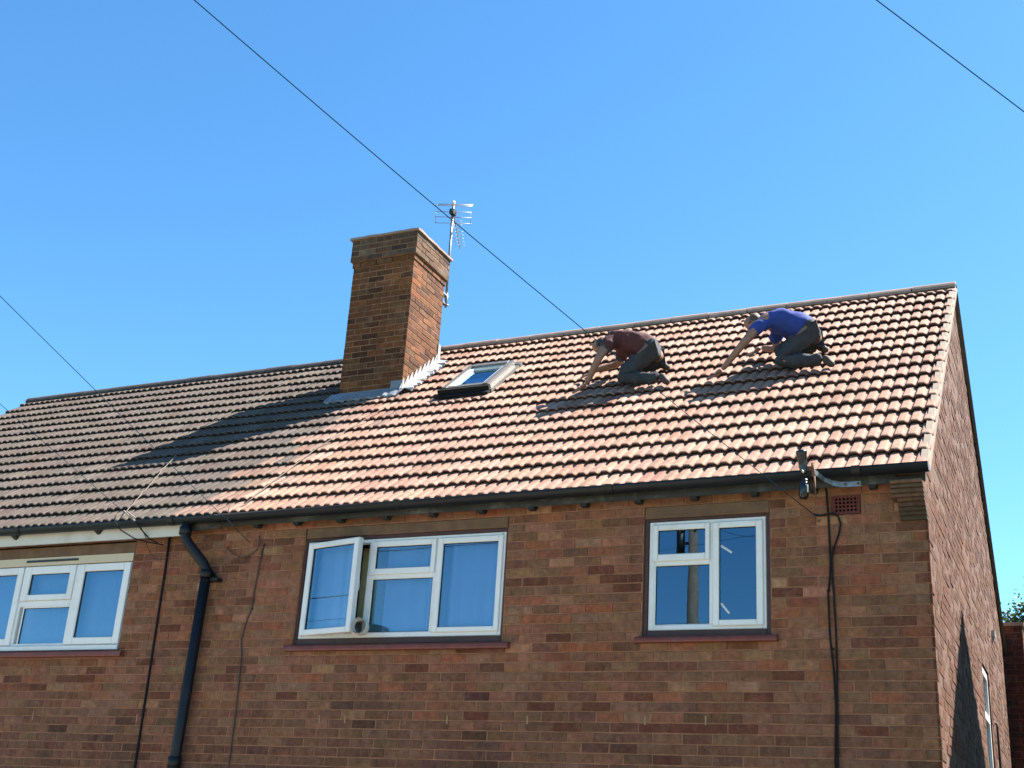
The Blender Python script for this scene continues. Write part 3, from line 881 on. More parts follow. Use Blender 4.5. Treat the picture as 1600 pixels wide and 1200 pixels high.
mb = MB(); mb.add([(PARTY, -.08, 4.40), (-.2, -.08, 4.40), (-.2, .02, 4.42), (PARTY, .02, 4.42)], [(0, 1, 2, 3)]); mb.build('soffit', 'fascia_dark', RIGHT)
mb = MB(); mb.box(LEFT_X, -6.585, -0.105, -0.085, 4.302, 4.455); mb.build('fascia_board', 'fascia_white', LEFT)
mb = MB(); mb.box(LEFT_X, -6.60, -0.085, 0.002, 4.322, 4.332); mb.build('soffit', 'fascia_dark', LEFT)
mb = MB(); mb.box(-6.58, PARTY - .001, -0.100, -0.080, 4.35, 4.46); mb.build('fascia_board', 'fascia_dark', LEFT)
for x in (-0.36, -0.79, -1.234, -1.703, -2.155, -2.609, -3.07, -3.528, -3.986, -4.44, -4.90, -5.35, -5.78):
    mb = MB()
    for s in (0,):
        vs = [(x - .026, -.094, 4.43), (x - .026, -.094, 4.345), (x - .026, -.03, 4.345), (x - .026, .0, 4.39), (x - .026, .0, 4.43)]
        vs += [(v[0] + .052, v[1], v[2]) for v in vs]
        mb.add(vs, [(0, 1, 2, 3, 4), (9, 8, 7, 6, 5), (0, 5, 6, 1), (1, 6, 7, 2), (2, 7, 8, 3), (3, 8, 9, 4), (4, 9, 5, 0)])
    mb.build('rafter_foot', 'rafter_timber', RIGHT)
for x in (-7.59, -8.653, -9.7, -10.75, -11.8):                   # gutter brackets on the white fascia
    mb = MB()
    vs = [(x - .05, -.106, 4.41), (x + .05, -.106, 4.41), (x + .012, -.106, 4.362), (x - .012, -.106, 4.362)]
    vs += [(v[0], -.16 if i < 2 else -.115, v[2]) for i, v in enumerate(vs)]
    mb.add(vs, [(0, 1, 2, 3), (7, 6, 5, 4), (0, 4, 5, 1), (1, 5, 6, 2), (2, 6, 7, 3), (3, 7, 4, 0)])
    mb.build('gutter_bracket', 'black_plastic', LEFT)

# downpipe
mb = MB()
mb.tube([(-6.50, -.165, 4.40), (-6.50, -.165, 4.29), (-6.485, -.16, 4.25), (-6.45, -.145, 4.20), (-6.30, -.085, 4.03), (-6.265, -.075, 3.97), (-6.262, -.075, 3.86)], .046, 12)
mb.tube([(-6.262, -.075, 3.97), (-6.262, -.075, 3.90)], .058, 12)
mb.tube([(-6.50, -.165, 4.36), (-6.50, -.165, 4.29)], .058, 12)
mb.tube([(-6.262, -.075, 3.93), (-6.30, -.075, 2.3), (-6.32, -.075, 0.1)], .047, 12)
for zz in (2.25,):
    mb.tube([(-6.30, -.075, zz), (-6.301, -.075, zz + .09)], .058, 12)
DP = mb.build('downpipe', 'black_plastic', LEFT)
mb = MB(); mb.box(-6.32, -6.13, -.075, 0.0, 3.875, 3.90); mb.add([(-6.15, -.02, 3.86), (-6.12, -.02, 3.87), (-6.26, -.03, 4.0), (-6.28, -.03, 3.98)], [(0, 1, 2, 3)])
mb.build('pipe_clip', 'black_plastic', DP)

# ------------------------------------------------------------------ windows
FY = 0.03
def bars(mb, x0, x1, z0, z1, wl, wr, wb, wt_, y0, y1, c=0.004):
    mb.cbox(x0, x0 + wl, y0, y1, z0, z1, c); mb.cbox(x1 - wr, x1, y0, y1, z0, z1, c)
    mb.cbox(x0 + wl, x1 - wr, y0 + .0007, y1, z0, z0 + wb, c); mb.cbox(x0 + wl, x1 - wr, y0 + .0007, y1, z1 - wt_, z1, c)
def pane(win, x0, x1, z0, z1, y):
    mb = MB(); mb.add([(x0 - .004, y, z0 - .004), (x1 + .004, y, z0 - .004), (x1 + .004, y, z1 + .004), (x0 - .004, y, z1 + .004)], [(0, 1, 2, 3)])
    return mb.build('pane', 'window_glass', win)
def gasket(win, x0, x1, z0, z1, y):
    mb = MB(); bars(mb, x0 - .002, x1 + .002, z0 - .002, z1 + .002, .006, .006, .006, .006, y - .004, y + .004, .001)
    return mb.build('gasket', 'rubber_and_shade', win)
def casement(win, ox0, ox1, oz0, oz1, gx0, gx1, gz0, gz1, proud=0.018):
    mb = MB(); bars(mb, ox0, ox1, oz0, oz1, gx0 - ox0, ox1 - gx1, gz0 - oz0, oz1 - gz1, FY - proud, FY + .03, .006)
    o = mb.build('casement', 'white_plastic', win)
    pane(win, gx0, gx1, gz0, gz1, FY + .006); gasket(win, gx0, gx1, gz0, gz1, FY + .002)
    return o
def fixed(win, gx0, gx1, gz0, gz1):
    mb = MB(); bars(mb, gx0 - .018, gx1 + .018, gz0 - .018, gz1 + .018, .018, .018, .018, .018, FY + .004, FY + .03, .006)
    mb.build('glazing_bead', 'white_plastic', win)
    pane(win, gx0, gx1, gz0, gz1, FY + .018); gasket(win, gx0, gx1, gz0, gz1, FY + .014)
def sill(win, x0, x1, z0, z1, y, mat):
    mb = MB()
    vs = [(x0, .02, z0), (x0, y, z0), (x0, y - .004, z0 + .012), (x0, y, z1 - .012), (x0, y + .01, z1), (x0, .02, z1 + .012)]
    vs += [(x1, v[1], v[2]) for v in vs]
    mb.add(vs, [(0, 1, 2, 3, 4, 5), (11, 10, 9, 8, 7, 6)] + [(i, 6 + i, 6 + (i + 1) % 6, (i + 1) % 6) for i in range(6)])
    return mb.build('sill', mat, win)
def lintel(win, x0, x1, z0, z1, y):
    mb = MB(); mb.cbox(x0, x1, y, .19, z0, z1, .006); return mb.build('lintel', 'concrete', win)
def subframe(win, ox0, ox1, oz0, oz1, x0, x1, z0, z1, y=0.018):
    mb = MB(); bars(mb, ox0, ox1, oz0, oz1, x0 - ox0, ox1 - x1, z0 - oz0, oz1 - z1, y, .12, .004); return mb.build('sub_frame', 'dark_timber', win)

# window C: small two light window
mb = MB(); bars(mb, -2.090, -1.171, 3.365, 4.213, .045, .03, .042, .034, FY, FY + .06, .006)
mb.cbox(-1.605, -1.565, FY + .0014, FY + .06, 3.407, 4.179, .004); mb.cbox(-2.045, -1.605, FY + .0014, FY + .06, 3.865, 3.90, .004)
WC = mb.build('window', 'white_plastic', RIGHT, label='small window with three panes at right of the front wall')
casement(WC, -2.058, -1.604, 3.895, 4.185, -2.016, -1.639, 3.95, 4.14)
fixed(WC, -2.034, -1.611, 3.412, 3.862)
casement(WC, -1.578, -1.194, 3.388, 4.183, -1.53, -1.246, 3.434, 4.137)
subframe(WC, -2.126, -1.136, 3.312, 4.234, -2.092, -1.169, 3.362, 4.216)
lintel(WC, -2.120, -1.138, 4.2345, 4.329, -0.002)
sill(WC, -2.166, -1.083, 3.262, 3.305, -.055, 'red_sill')
for (a, b) in (((-1.519, 4.0), (-1.434, 3.942)), ((-1.518, 3.559), (-1.455, 3.481))):
    d = (Vector((b[0], 0, b[1])) - Vector((a[0], 0, a[1]))).normalized(); nrm = Vector((-d.z, 0, d.x)) * .008
    A, B = Vector((a[0], FY + .003, a[1])), Vector((b[0], FY + .003, b[1]))
    MB().add([A - nrm, B - nrm, B + nrm, A + nrm], [(0, 1, 2, 3)]).build('glint_strip', 'porcelain', WC)  # white strips stand in for light glints on the glass

# window B: three bays, left casement open
mb = MB(); bars(mb, -5.265, -3.326, 3.352, 4.206, .045, .034, .045, .034, FY, FY + .06, .006)
mb.cbox(-4.632, -4.585, FY + .0014, FY + .06, 3.397, 4.172, .004); mb.cbox(-3.985, -3.94, FY + .0014, FY + .06, 3.397, 4.172, .004)
mb.cbox(-4.585, -3.985, FY + .002, FY + .06, 3.855, 3.893, .004)
WB = mb.build('window', 'white_plastic', RIGHT, label='wide window with its left casement standing open')
casement(WB, -4.606, -3.972, 3.885, 4.180, -4.552, -4.015, 3.939, 4.129)
fixed(WB, -4.568, -3.992, 3.40, 3.848)
casement(WB, -3.955, -3.348, 3.384, 4.178, -3.904, -3.393, 3.427, 4.128)
subframe(WB, -5.288, -3.302, 3.298, 4.234, -5.267, -3.324, 3.350, 4.209)
lintel(WB, -5.275, -3.308, 4.2345, 4.324, -0.002)
sill(WB, -5.343, -3.222, 3.238, 3.285, -.055, 'red_sill')
# the open casement, hinged at its left stile
ang = rad(-13.0)
RM = Matrix.Translation((-5.235, FY - .012, 0)) @ Matrix.Rotation(ang, 4, 'Z')
def turned(mb): 
    mb.v = [tuple(RM @ Vector(v)) for v in mb.v]; return mb
mb = MB(); bars(mb, 0, .612, 3.375, 4.186, .055, .055, .05, .05, -.02, .035, .006)
OC = turned(mb).build('casement', 'white_plastic', WB, label='open white casement swung out at left')
mb = MB(); mb.add([(.052, .004, 3.422), (.56, .004, 3.422), (.56, .004, 4.14), (.052, .004, 4.14)], [(0, 1, 2, 3)]); turned(mb).build('pane', 'window_glass', WB)
mb = MB(); bars(mb, .053, .559, 3.423, 4.138, .006, .006, .006, .006, -.004, .006, .001); turned(mb).build('gasket', 'rubber_and_shade', WB)
mb = MB(); mb.box(.575, .59, .035, .06, 3.86, 3.93); mb.tube([(.583, .055, 3.87), (.583, .066, 3.78), (.583, .06, 3.74)], .008, 6); turned(mb).build('window_handle', 'white_plastic', WB)
def curtain(win, x0, x1, z0, z1, y, amp, per, mat='net_curtain'):
    mb = MB(); n = int((x1 - x0) / .012); vs = []; fs = []
    ph = rnd.uniform(0, 6)
    for i in range(n + 1):
        x = x0 + (x1 - x0) * i / n
        yy = y + amp * math.sin(x * 6.283 / per + ph + 1.3 * math.sin(x * 5)) * (0.6 + .4 * math.sin(x * 9))
        vs += [(x, yy, z0), (x, yy * 1.0, z1)]
    fs = [(2 * i, 2 * i + 2, 2 * i + 3, 2 * i + 1) for i in range(n)]
    mb.add(vs, fs, None, True); return mb.build('curtain', mat, win)
curtain(WB, -5.2, -4.84, 3.3, 4.22, .14, .03, .15)
mb = MB(); mb.box(-4.86, -4.52, .30, .31, 3.3, 4.2); mb.build('curtain', 'olive_room_tone', WB, label='olive panel added for the brighter room in the gap of the open casement')  # added panel gives the gap the tone of a brighter room
curtain(WB, -4.50, -3.36, 3.3, 4.22, .13, .05, .24)
# pale blind strip seen through the open bay
# window A (left house): cream head with vent slot
mb = MB(); bars(mb, -9.262, -7.236, 3.330, 4.116, .034, .034, .03, .03, FY, FY + .06, .006)
mb.cbox(-8.6, -8.565, FY + .0014, FY + .06, 3.36, 4.086, .004); mb.cbox(-7.93, -7.895, FY + .0014, FY + .06, 3.36, 4.086, .004)
mb.cbox(-8.565, -7.93, FY + .002, FY + .06, 3.718, 3.775, .004)
mb.cbox(-9.262, -7.228, FY - .03, FY + .03, 3.285, 3.329, .004)
WA = mb.build('window', 'white_plastic', LEFT, label='white window under a cream head board')
casement(WA, -8.575, -7.915, 3.775, 4.113, -8.484, -7.986, 3.833, 4.036)
fixed(WA, -8.507, -7.910, 3.357, 3.704)
casement(WA, -7.905, -7.24, 3.34, 4.112, -7.80, -7.318, 3.407, 4.04)
casement(WA, -9.258, -8.592, 3.34, 4.112, -9.18, -8.665, 3.407, 4.04)
mb = MB(); mb.cbox(-9.275, -7.222, FY - .022, .12, 4.119, 4.200, .004); HB = mb.build('head_board', 'cream_board', WA)
mb = MB(); mb.cbox(-8.56, -7.90, FY - .034, FY - .02, 4.152, 4.172, .004); mb.build('trickle_vent', 'frame_charcoal', WA)
subframe(WA, -9.328, -7.202, 3.24, 4.2015, -9.268, -7.226, 3.286, 4.2005)
lintel(WA, -9.4, -7.195, 4.202, 4.300, -0.0025)
sill(WA, -9.36, -7.125, 3.215, 3.268, -.055, 'red_sill')
curtain(WA, -9.22, -7.28, 3.3, 4.14, .14, .003, .09, 'blind_fabric')
# hidden second window of the left house, its blind drawn
mb = MB(); bars(mb, -12.88, -11.22, 3.26, 4.30, .06, .06, .06, .06, FY, FY + .06, .006)
WD = mb.build('window', 'white_plastic', LEFT); pane(WD, -12.8, -11.3, 3.33, 4.23, FY + .02); curtain(WD, -12.85, -11.25, 3.3, 4.28, .14, .003, .09, 'blind_fabric')

# gable window
mb = MB()
ya, yb, za, zb_ = GW
def gbox(mb, y0, y1, z0, z1, d0, d1):
    xs = lambda y, d: gx(y) + d
    vs = [(xs(y0, d0), y0, z0), (xs(y1, d0), y1, z0), (xs(y1, d0), y1, z1), (xs(y0, d0), y0, z1), (xs(y0, d1), y0, z0), (xs(y1, d1), y1, z0), (xs(y1, d1), y1, z1), (xs(y0, d1), y0, z1)]
    mb.add(vs, [(0, 1, 2, 3), (7, 6, 5, 4), (0, 4, 5, 1), (1, 5, 6, 2), (2, 6, 7, 3), (3, 7, 4, 0)])
d0, d1 = -.10, -.016
gbox(mb, ya + .01, ya + .07, za, zb_ - .02, d0, d1); gbox(mb, yb - .07, yb - .01, za, zb_ - .02, d0, d1)
gbox(mb, ya + .07, yb - .07, zb_ - .085, zb_ - .02, d0, d1); gbox(mb, ya + .07, yb - .07, za, za + .06, d0, d1); gbox(mb, ya + .07, yb - .07, 3.27, 3.34, d0, d1)
WG = mb.build('window', 'white_plastic', RIGHT, label='narrow window in the sunlit gable wall')
mb = MB(); mb.add([(gx(ya) - .045, ya + .06, za + .05), (gx(yb) - .045, yb - .06, za + .05), (gx(yb) - .045, yb - .06, zb_ - .08), (gx(ya) - .045, ya + .06, zb_ - .08)], [(0, 1, 2, 3)]); mb.build('pane', 'window_glass', WG)
mb = MB(); gbox(mb, 5.74, 5.86, 4.33, 4.40, -.01, .035); gbox(mb, 5.76, 5.84, 4.29, 4.33, -.01, .028); mb.build('wall_vent', 'porcelain', RIGHT)
mb = MB(); mb.tube([(gx(5.2) - .02, 5.2, 3.33), (gx(5.2) + .022, 5.2, 3.33), (gx(5.2) + .024, 5.2, 3.30), (gx(5.2) + .024, 5.2, 2.0)], .013, 8); mb.build('waste_pipe', 'wire_buff', RIGHT)

# air brick with its holes
mb = MB()
hs_ = []
ax0, ax1, az0, az1 = AIR[0] + .004, AIR[1] - .004, AIR[2] + .003, AIR[3] - .003
for i in range(6):
    for j in range(4):
        cx_, cz_ = ax0 + .02 + (ax1 - ax0 - .04) * (i + .5) / 6, az0 + .014 + (az1 - az0 - .028) * (j + .5) / 4
        hs_.append((cx_ - .0085, cx_ + .0085, cz_ - .0085, cz_ + .0085))
xs = sorted({ax0, ax1} | {h[0] for h in hs_} | {h[1] for h in hs_}); zs = sorted({az0, az1} | {h[2] for h in hs_} | {h[3] for h in hs_})
yf = -0.006
for a, b in zip(xs, xs[1:]):
    for c, d in zip(zs, zs[1:]):
        if any(h[0] < (a + b) / 2 < h[1] and h[2] < (c + d) / 2 < h[3] for h in hs_): continue
        mb.add([(a, yf, c), (b, yf, c), (b, yf, d), (a, yf, d)], [(0, 1, 2, 3)])
for (a, b, c, d) in hs_:
    for p, q in (((a, c), (a, d)), ((a, d), (b, d)), ((b, d), (b, c)), ((b, c), (a, c))):
        mb.add([(p[0], yf, p[1]), (q[0], yf, q[1]), (q[0], .05, q[1]), (p[0], .05, p[1])], [(0, 1, 2, 3)])
for p, q in (((ax0, az0), (ax0, az1)), ((ax0, az1), (ax1, az1)), ((ax1, az1), (ax1, az0)), ((ax1, az0), (ax0, az0))):
    mb.add([(p[0], yf, p[1]), (q[0], yf, q[1]), (q[0], .05, q[1]), (p[0], .05, p[1])], [(0, 1, 2, 3)])
AB = mb.build('air_brick', 'terracotta', RIGHT)
MB().add([(ax0, .045, az0), (ax1, .045, az0), (ax1, .045, az1), (ax0, .045, az1)], [(0, 1, 2, 3)]).build('air_brick_back', 'terracotta_dark', AB)

for (x, z_) in ((-4.925, 2.679), (-4.676, 2.679), (-3.73, 2.685), (-3.034, 2.69), (-2.082, 2.695), (-1.621, 2.70)):
    mb = MB(); mb.box(x - .006, x + .006, -.007, .01, z_ - .032, z_ + .032); mb.build('weep_vent', 'pale_pointing', RIGHT)
for (x, z_) in ((-8.084, 2.67), (-6.852, 2.67)):
    mb = MB(); mb.box(x - .006, x + .006, -.007, .01, z_ - .032, z_ + .032); mb.build('weep_vent', 'pale_pointing', LEFT)

# ------------------------------------------------------------------ rear extension behind the gable
mb = MB(); mb.box(-0.55, 0.145, 7.62, 10.4, 0, 4.80)
EX = mb.build('rear_extension', 'mortar', RIGHT)
mass = MB()
z = 4.80; k = 0
while z > 0.05:
    off = 0 if k % 2 else .1125
    xx = 0.15 - off if off else 0.15
    xs = [0.15] + ([0.15 - off] if off else [])
    e = xs[-1]
    while e > -0.5: e -= .225; xs.append(max(e, -.55))
    for a, b in zip(xs, xs[1:]):
        mass.cbox(b + .005, a - (.005 if a < .15 else 0), 7.612, 7.64, z - .07, z - .005, .003, jit(pick([((0.10, 0.034, 0.024), 20), ((0.08, 0.03, 0.022), 12), ((0.05, 0.022, 0.018), 5)]), .12))
    y = 7.612
    while y < 10.3:
        c = jit(pick(SUN_TONED_BRICKS), .14)
        mass.box(.12, .151, y + .005, y + .22, z - .07, z - .005, c); y += .225
    z -= COURSE; k += 1
mass.build('brickwork', 'brick_mesh', EX, kind='stuff')
MB().box(-.56, .175, 7.59, 10.42, 4.801, 4.845).build('coping', 'ridge_new', EX)

# ------------------------------------------------------------------ cables
POLE = Vector((-6.9, -16.8, 8.9))
def sagline(a, b, sag, n=40):
    a, b = Vector(a), Vector(b)
    return [a + (b - a) * (i / n) - Vector((0, 0, sag * 4 * (i / n) * (1 - i / n))) for i in range(n + 1)]
def cable(name, pts, r, mat, label, cat='cable', group=None, n=6):
    mb = MB(); mb.tube(pts, r, n)
    o = mb.build(name, mat)
    return tag(o, label, cat, group)
cable('overhead_cable', sagline((-.80, -.035, 4.185), POLE + Vector((0.05, .1, .6)), .42), .0029, 'cable_grey', 'overhead cable crossing the aerial and the pink roof to the wall by the air brick', group='overhead cables')
cable('overhead_cable', sagline((-5.85, -.035, 4.21), (-6.351, -16.586, 9.608), .0), .0027, 'cable_grey', 'overhead cable coming down across the grey roof to the wall beside the wide window', group='overhead cables')
cable('overhead_cable', sagline((-7.25, -.15, 4.53), POLE + Vector((-.05, .1, .2)), .0), .0025, 'cable_grey', 'short stretch of overhead cable ending at the gutter above the cream window head', group='overhead cables')
cable('overhead_cable', sagline((3.05, -.02, 4.57), (-7.701, -16.418, 8.269), .0), .0030, 'cable_grey', 'overhead cable crossing the open sky at upper right', group='overhead cables')

# cables clipped to the front wall
def wallcable(pts, r, label, mat='cable_black', clips=()):
    mb = MB(); mb.tube(pts, r, 6); o = mb.build('wall_cable', mat); tag(o, label, 'cable')
    for p in clips:
        c = MB(); c.box(p[0] - .012, p[0] + .012, -.018, .0, p[1] - .006, p[1] + .006); c.build('cable_clip', mat, o)
wallcable([(-6.80, -.02, 4.33), (-6.797, -.012, 4.0), (-6.788, -.012, 3.2), (-6.778, -.012, 2.2), (-6.77, -.012, .3)], .011, 'straight black cable running down the wall left of the drainpipe')
pts = [(-5.716, -.012, 4.205), (-5.735, -.012, 4.05), (-5.755, -.012, 3.80), (-5.76, -.012, 3.62), (-5.80, -.012, 3.50), (-5.825, -.012, 3.35), (-5.80, -.012, 3.22), (-5.79, -.012, 3.0), (-5.78, -.012, 2.75), (-5.776, -.012, 2.35), (-5.77, -.012, .3)]
wallcable(pts, .006, 'thin wavering brown cable clipped to the wall between drainpipe and wide window', 'wire_buff', [(-5.76, 3.62), (-5.79, 3.0), (-5.778, 2.6)])
wallcable([(-.712, -.03, 4.44), (-.705, -.014, 4.35), (-.697, -.014, 4.19), (-.693, -.014, 4.0), (-.692, -.014, 3.80), (-.70, -.014, 3.70), (-.715, -.014, 3.6), (-.712, -.014, 3.3), (-.692, -.014, 3.05), (-.685, -.014, 2.8), (-.70, -.014, 2.45), (-.70, -.014, .3)], .0075, 'black cable dropping straight past the red air brick', clips=[(-.712, 3.62), (-.70, 3.2)])
wallcable([(-.80, -.03, 4.185), (-.76, -.014, 4.178), (-.70, -.018, 4.186), (-.66, -.02, 4.19), (-.625, -.016, 4.165), (-.61, -.014, 4.11), (-.625, -.014, 4.03), (-.665, -.014, 3.93), (-.682, -.014, 3.84), (-.678, -.014, 3.65), (-.67, -.014, 3.4), (-.668, -.014, 3.1), (-.675, -.014, 2.8), (-.682, -.014, 2.45), (-.685, -.014, .3)], .0075, 'looped black cable beside the air brick, joining the drop down the wall')
o = MB().box(-.775, -.76, -.02, 0, 4.135, 4.15).build('wall_hook', 'rust'); tag(o, 'small rusty hook in the brickwork under the end of the overhead cable', 'hook')
# loose wires at the left eaves
cable('loose_wire', [(-7.30, -.24, 4.50), (-7.285, -.25, 4.43), (-7.20, -.24, 4.35), (-7.06, -.20, 4.275), (-6.95, -.13, 4.25), (-6.83, -.05, 4.24)], .006, 'cable_black', 'drooping black wire hanging from the gutter across the white fascia', 'wire')
mb = MB(); mb.tube([(-7.20, -.245, 4.535), (-7.13, -.25, 4.485), (-7.05, -.24, 4.43)], .009, 6); mb.tube([(-7.17, -.24, 4.53), (-7.10, -.245, 4.49), (-7.06, -.24, 4.465)], .006, 6)
o = mb.build('cable_tail', 'cable_pale'); tag(o, 'pale taped cable tails over the gutter above the cream window head', 'cable')
cable('loose_wire', [(-7.05, -.24, 4.43), (-7.02, -.18, 4.37), (-6.985, -.11, 4.31), (-6.96, -.10, 4.285), (-6.90, -.05, 4.26)], .006, 'cable_black', 'short black wire running from the pale cable tails to the wall', 'wire')
cable('loose_wire', [(-7.02, -.18, 4.38), (-7.0, -.12, 4.31), (-6.98, -.10, 4.22), (-6.94, -.08, 4.15), (-6.89, -.06, 4.105), (-6.83, -.04, 4.10), (-6.78, -.02, 4.125)], .004, 'wire_buff', 'thin buff wire hanging in a loop below the white fascia', 'wire')
cable('loose_wire', [(-6.0, -.22, 4.53), (-5.99, -.235, 4.46), (-5.995, -.22, 4.39), (-5.98, -.1, 4.36)], .004, 'wire_buff', 'short thin wire looping over the gutter near the drainpipe outlet', 'wire')
cable('loose_wire', [(-6.12, -.015, 4.19), (-6.05, -.02, 4.13), (-5.95, -.022, 4.09), (-5.85, -.022, 4.10), (-5.78, -.02, 4.15), (-5.76, -.02, 4.22), (-5.78, -.015, 4.28)], .0045, 'wire_buff', 'thin wire hanging in a shallow loop on the wall right of the drainpipe', 'wire')
# pale cords lying on the roof
def roofcord(uv, r, label, h=0.028):
    pts = []
    for (a, b), (c, d) in zip(uv, uv[1:]):
        for i in range(6):
            t = i / 6; pts.append(roof_pt(a + (c - a) * t + .006 * math.sin(i + a * 9), b + (d - b) * t, h + .003 * math.sin(i * 2)))
    pts.append(roof_pt(*uv[-1], h))
    cable('roof_cord', pts, r, 'roof_cord', label, 'cord')
roofcord([(-5.80, 2.66), (-5.90, 2.1), (-5.995, 1.6), (-5.985, .8), (-5.965, .12)], .0045, 'pale cord lying down the pink tiles below the chimney')
roofcord([(-7.944, 1.776), (-7.80, 1.3), (-7.64, .9), (-7.50, .5), (-7.30, .0)], .004, 'pale cord lying on the grey tiles near the gutter end')
roofcord([(-8.04, 4.25), (-8.16, 3.4), (-8.28, 2.48)], .0022, 'thin pale cord lying on the upper grey tiles beside the chimney')

# ------------------------------------------------------------------ insulator bracket at the right eaves
BR = empty('cable_bracket', (-.6, -.1, 4.38), 'curved galvanised bracket holding two black insulators at the gutter', 'bracket')
mb = MB(); path = [(-.435, -.106, 4.376), (-.50, -.107, 4.376), (-.575, -.110, 4.376), (-.635, -.135, 4.385), (-.685, -.185, 4.405), (-.72, -.245, 4.425), (-.738, -.285, 4.437)]
vs, fs = [], []
for i, q in enumerate(path):
    hgt = .020
    a = Vector(path[max(i - 1, 0)]); b = Vector(path[min(i + 1, len(path) - 1)]); t = (b - a); t.z = 0; t.normalize(); nn = Vector((t.y, -t.x, 0)) * .003
    p = Vector(q)
    for sgn in (1, -1):
        for dz in (hgt, -hgt): vs.append(p + nn * sgn + Vector((0, 0, dz)))
for i in range(len(path) - 1):
    a, b = i * 4, (i + 1) * 4
    fs += [(a, b, b + 1, a + 1), (a + 2, a + 3, b + 3, b + 2), (a, a + 2, b + 2, b), (a + 1, b + 1, b + 3, a + 3)]
fs += [(0, 1, 3, 2), (len(vs) - 4, len(vs) - 2, len(vs) - 1, len(vs) - 3)]
mb.add(vs, fs); mb.build('strap', 'galvanised', BR)
for x in (-.455, -.545):
    mb = MB(); mb.tube([(x, -.118, 4.376), (x, -.104, 4.376)], .009, 6); mb.build('bolt', 'rust', BR)
mb = MB(); mb.tube([(-.745, -.285, 4.50), (-.743, -.285, 4.40)], .011, 8); mb.box(-.79, -.735, -.292, -.278, 4.445, 4.475); mb.tube([(-.735, -.29, 4.40), (-.731, -.29, 4.31), (-.726, -.285, 4.23)], .006, 6, rs=[.009, .006, .004])
mb.build('rusty_arm', 'rust', BR)
mb = MB()
zs_ = [4.600, 4.596, 4.575, 4.570, 4.545, 4.54, 4.47, 4.44, 4.415]; rs_ = [.030, .040, .041, .036, .037, .033, .031, .026, .020]
mb.tube([(-.826 + .09 * (4.6 - z), -.285, z) for z in zs_], .03, 14, rs=rs_); mb.build('insulator', 'insulator', BR, label='upper black insulator rising above the gutter')
mb = MB()
zs_ = [4.385, 4.37, 4.35, 4.345, 4.32, 4.25, 4.235]; rs_ = [.016, .022, .024, .034, .036, .035, .026]
mb.tube([(-.805 - .25 * max(0, 4.36 - z) * .4, -.285, z) for z in zs_], .03, 14, rs=rs_); mb.build('insulator', 'insulator', BR, label='lower black insulator hanging below the gutter')
mb = MB(); mb.tube([(-.79, -.32, 4.33), (-.778, -.322, 4.325), (-.776, -.322, 4.27)], .006, 6); mb.build('porcelain_cap', 'porcelain', BR); mb = MB(); mb.tube([(-.815, -.322, 4.44), (-.805, -.325, 4.42)], .007, 6); mb.build('porcelain_cap', 'porcelain', BR)

# ------------------------------------------------------------------ television aerial on the chimney
ax, ay = -5.965, 3.33
AE = empty('television_aerial', (ax, ay, 8.05), 'tall television aerial on a thin mast clamped behind the chimney', 'aerial')
mb = MB(); mb.tube([(ax + .01, ay, 8.06), (ax, ay, 8.8), (ax - .005, ay, 9.52)], .0165, 10); mb.build('mast', 'galvanised', AE)
mb = MB(); mb.tube([(ax - .005, ay, 9.50), (ax - .005, ay, 9.56)], .021, 10); mb.build('mast_cap', 'porcelain', AE)
mb = MB(); mb.box(ax - .03, ax + .03, 3.20, ay + .02, 8.20, 8.225); mb.tube([(ax - .03, ay - .03, 8.09), (ax + .04, ay, 8.09), (ax + .03, ay + .04, 8.09)], .011, 6); mb.box(ax - .02, ax + .02, 3.2, ay, 8.09, 8.11); mb.tube([(ax + .03, ay - .02, 8.25), (ax + .035, ay - .02, 8.07)], .008, 6)
mb.build('clamp', 'aerial_metal', AE)
e = Vector((.93, .37, 0)); fwd = Vector((-.37, .93, 0))
def AP(s, f, z): return Vector((ax, ay, z)) + e * s + fwd * f
mb = MB(); mb.tube([AP(0, -.06, 9.40), AP(0, 1.0, 9.40)], .009, 8); mb.build('boom', 'aerial_metal', AE)
mb = MB(); mb.box(ax - .03, ax + .03, ay - .05, ay + .04, 9.36, 9.43); mb.build('mast_bracket', 'frame_charcoal', AE)
for (zz, f, hw) in ((9.585, .12, .235), (9.545, .06, .235), (9.505, .02, .235), (9.40, -.01, .235), (9.345, .03, .235), (9.285, .08, .235)):
    mb = MB(); mb.tube([AP(-hw, f, zz), AP(hw, f, zz)], .0045, 6); mb.build('reflector_rod', 'aerial_metal', AE)
for s in (-.225, .225):
    mb = MB(); mb.tube([AP(s, .12, 9.585), AP(s, .02, 9.505)], .004, 6); mb.tube([AP(s, -.01, 9.40), AP(s, .08, 9.285)], .004, 6); mb.build('reflector_tie', 'aerial_metal', AE)
for i in range(9):
    f = .16 + i * .095
    mb = MB(); mb.tube([AP(-.09 + i * .003, f, 9.412), AP(-.012, f, 9.412)], .0035, 6); mb.tube([AP(.012, f, 9.412), AP(.09 - i * .003, f, 9.412)], .0035, 6); mb.build('director_rod', 'aerial_metal', AE)

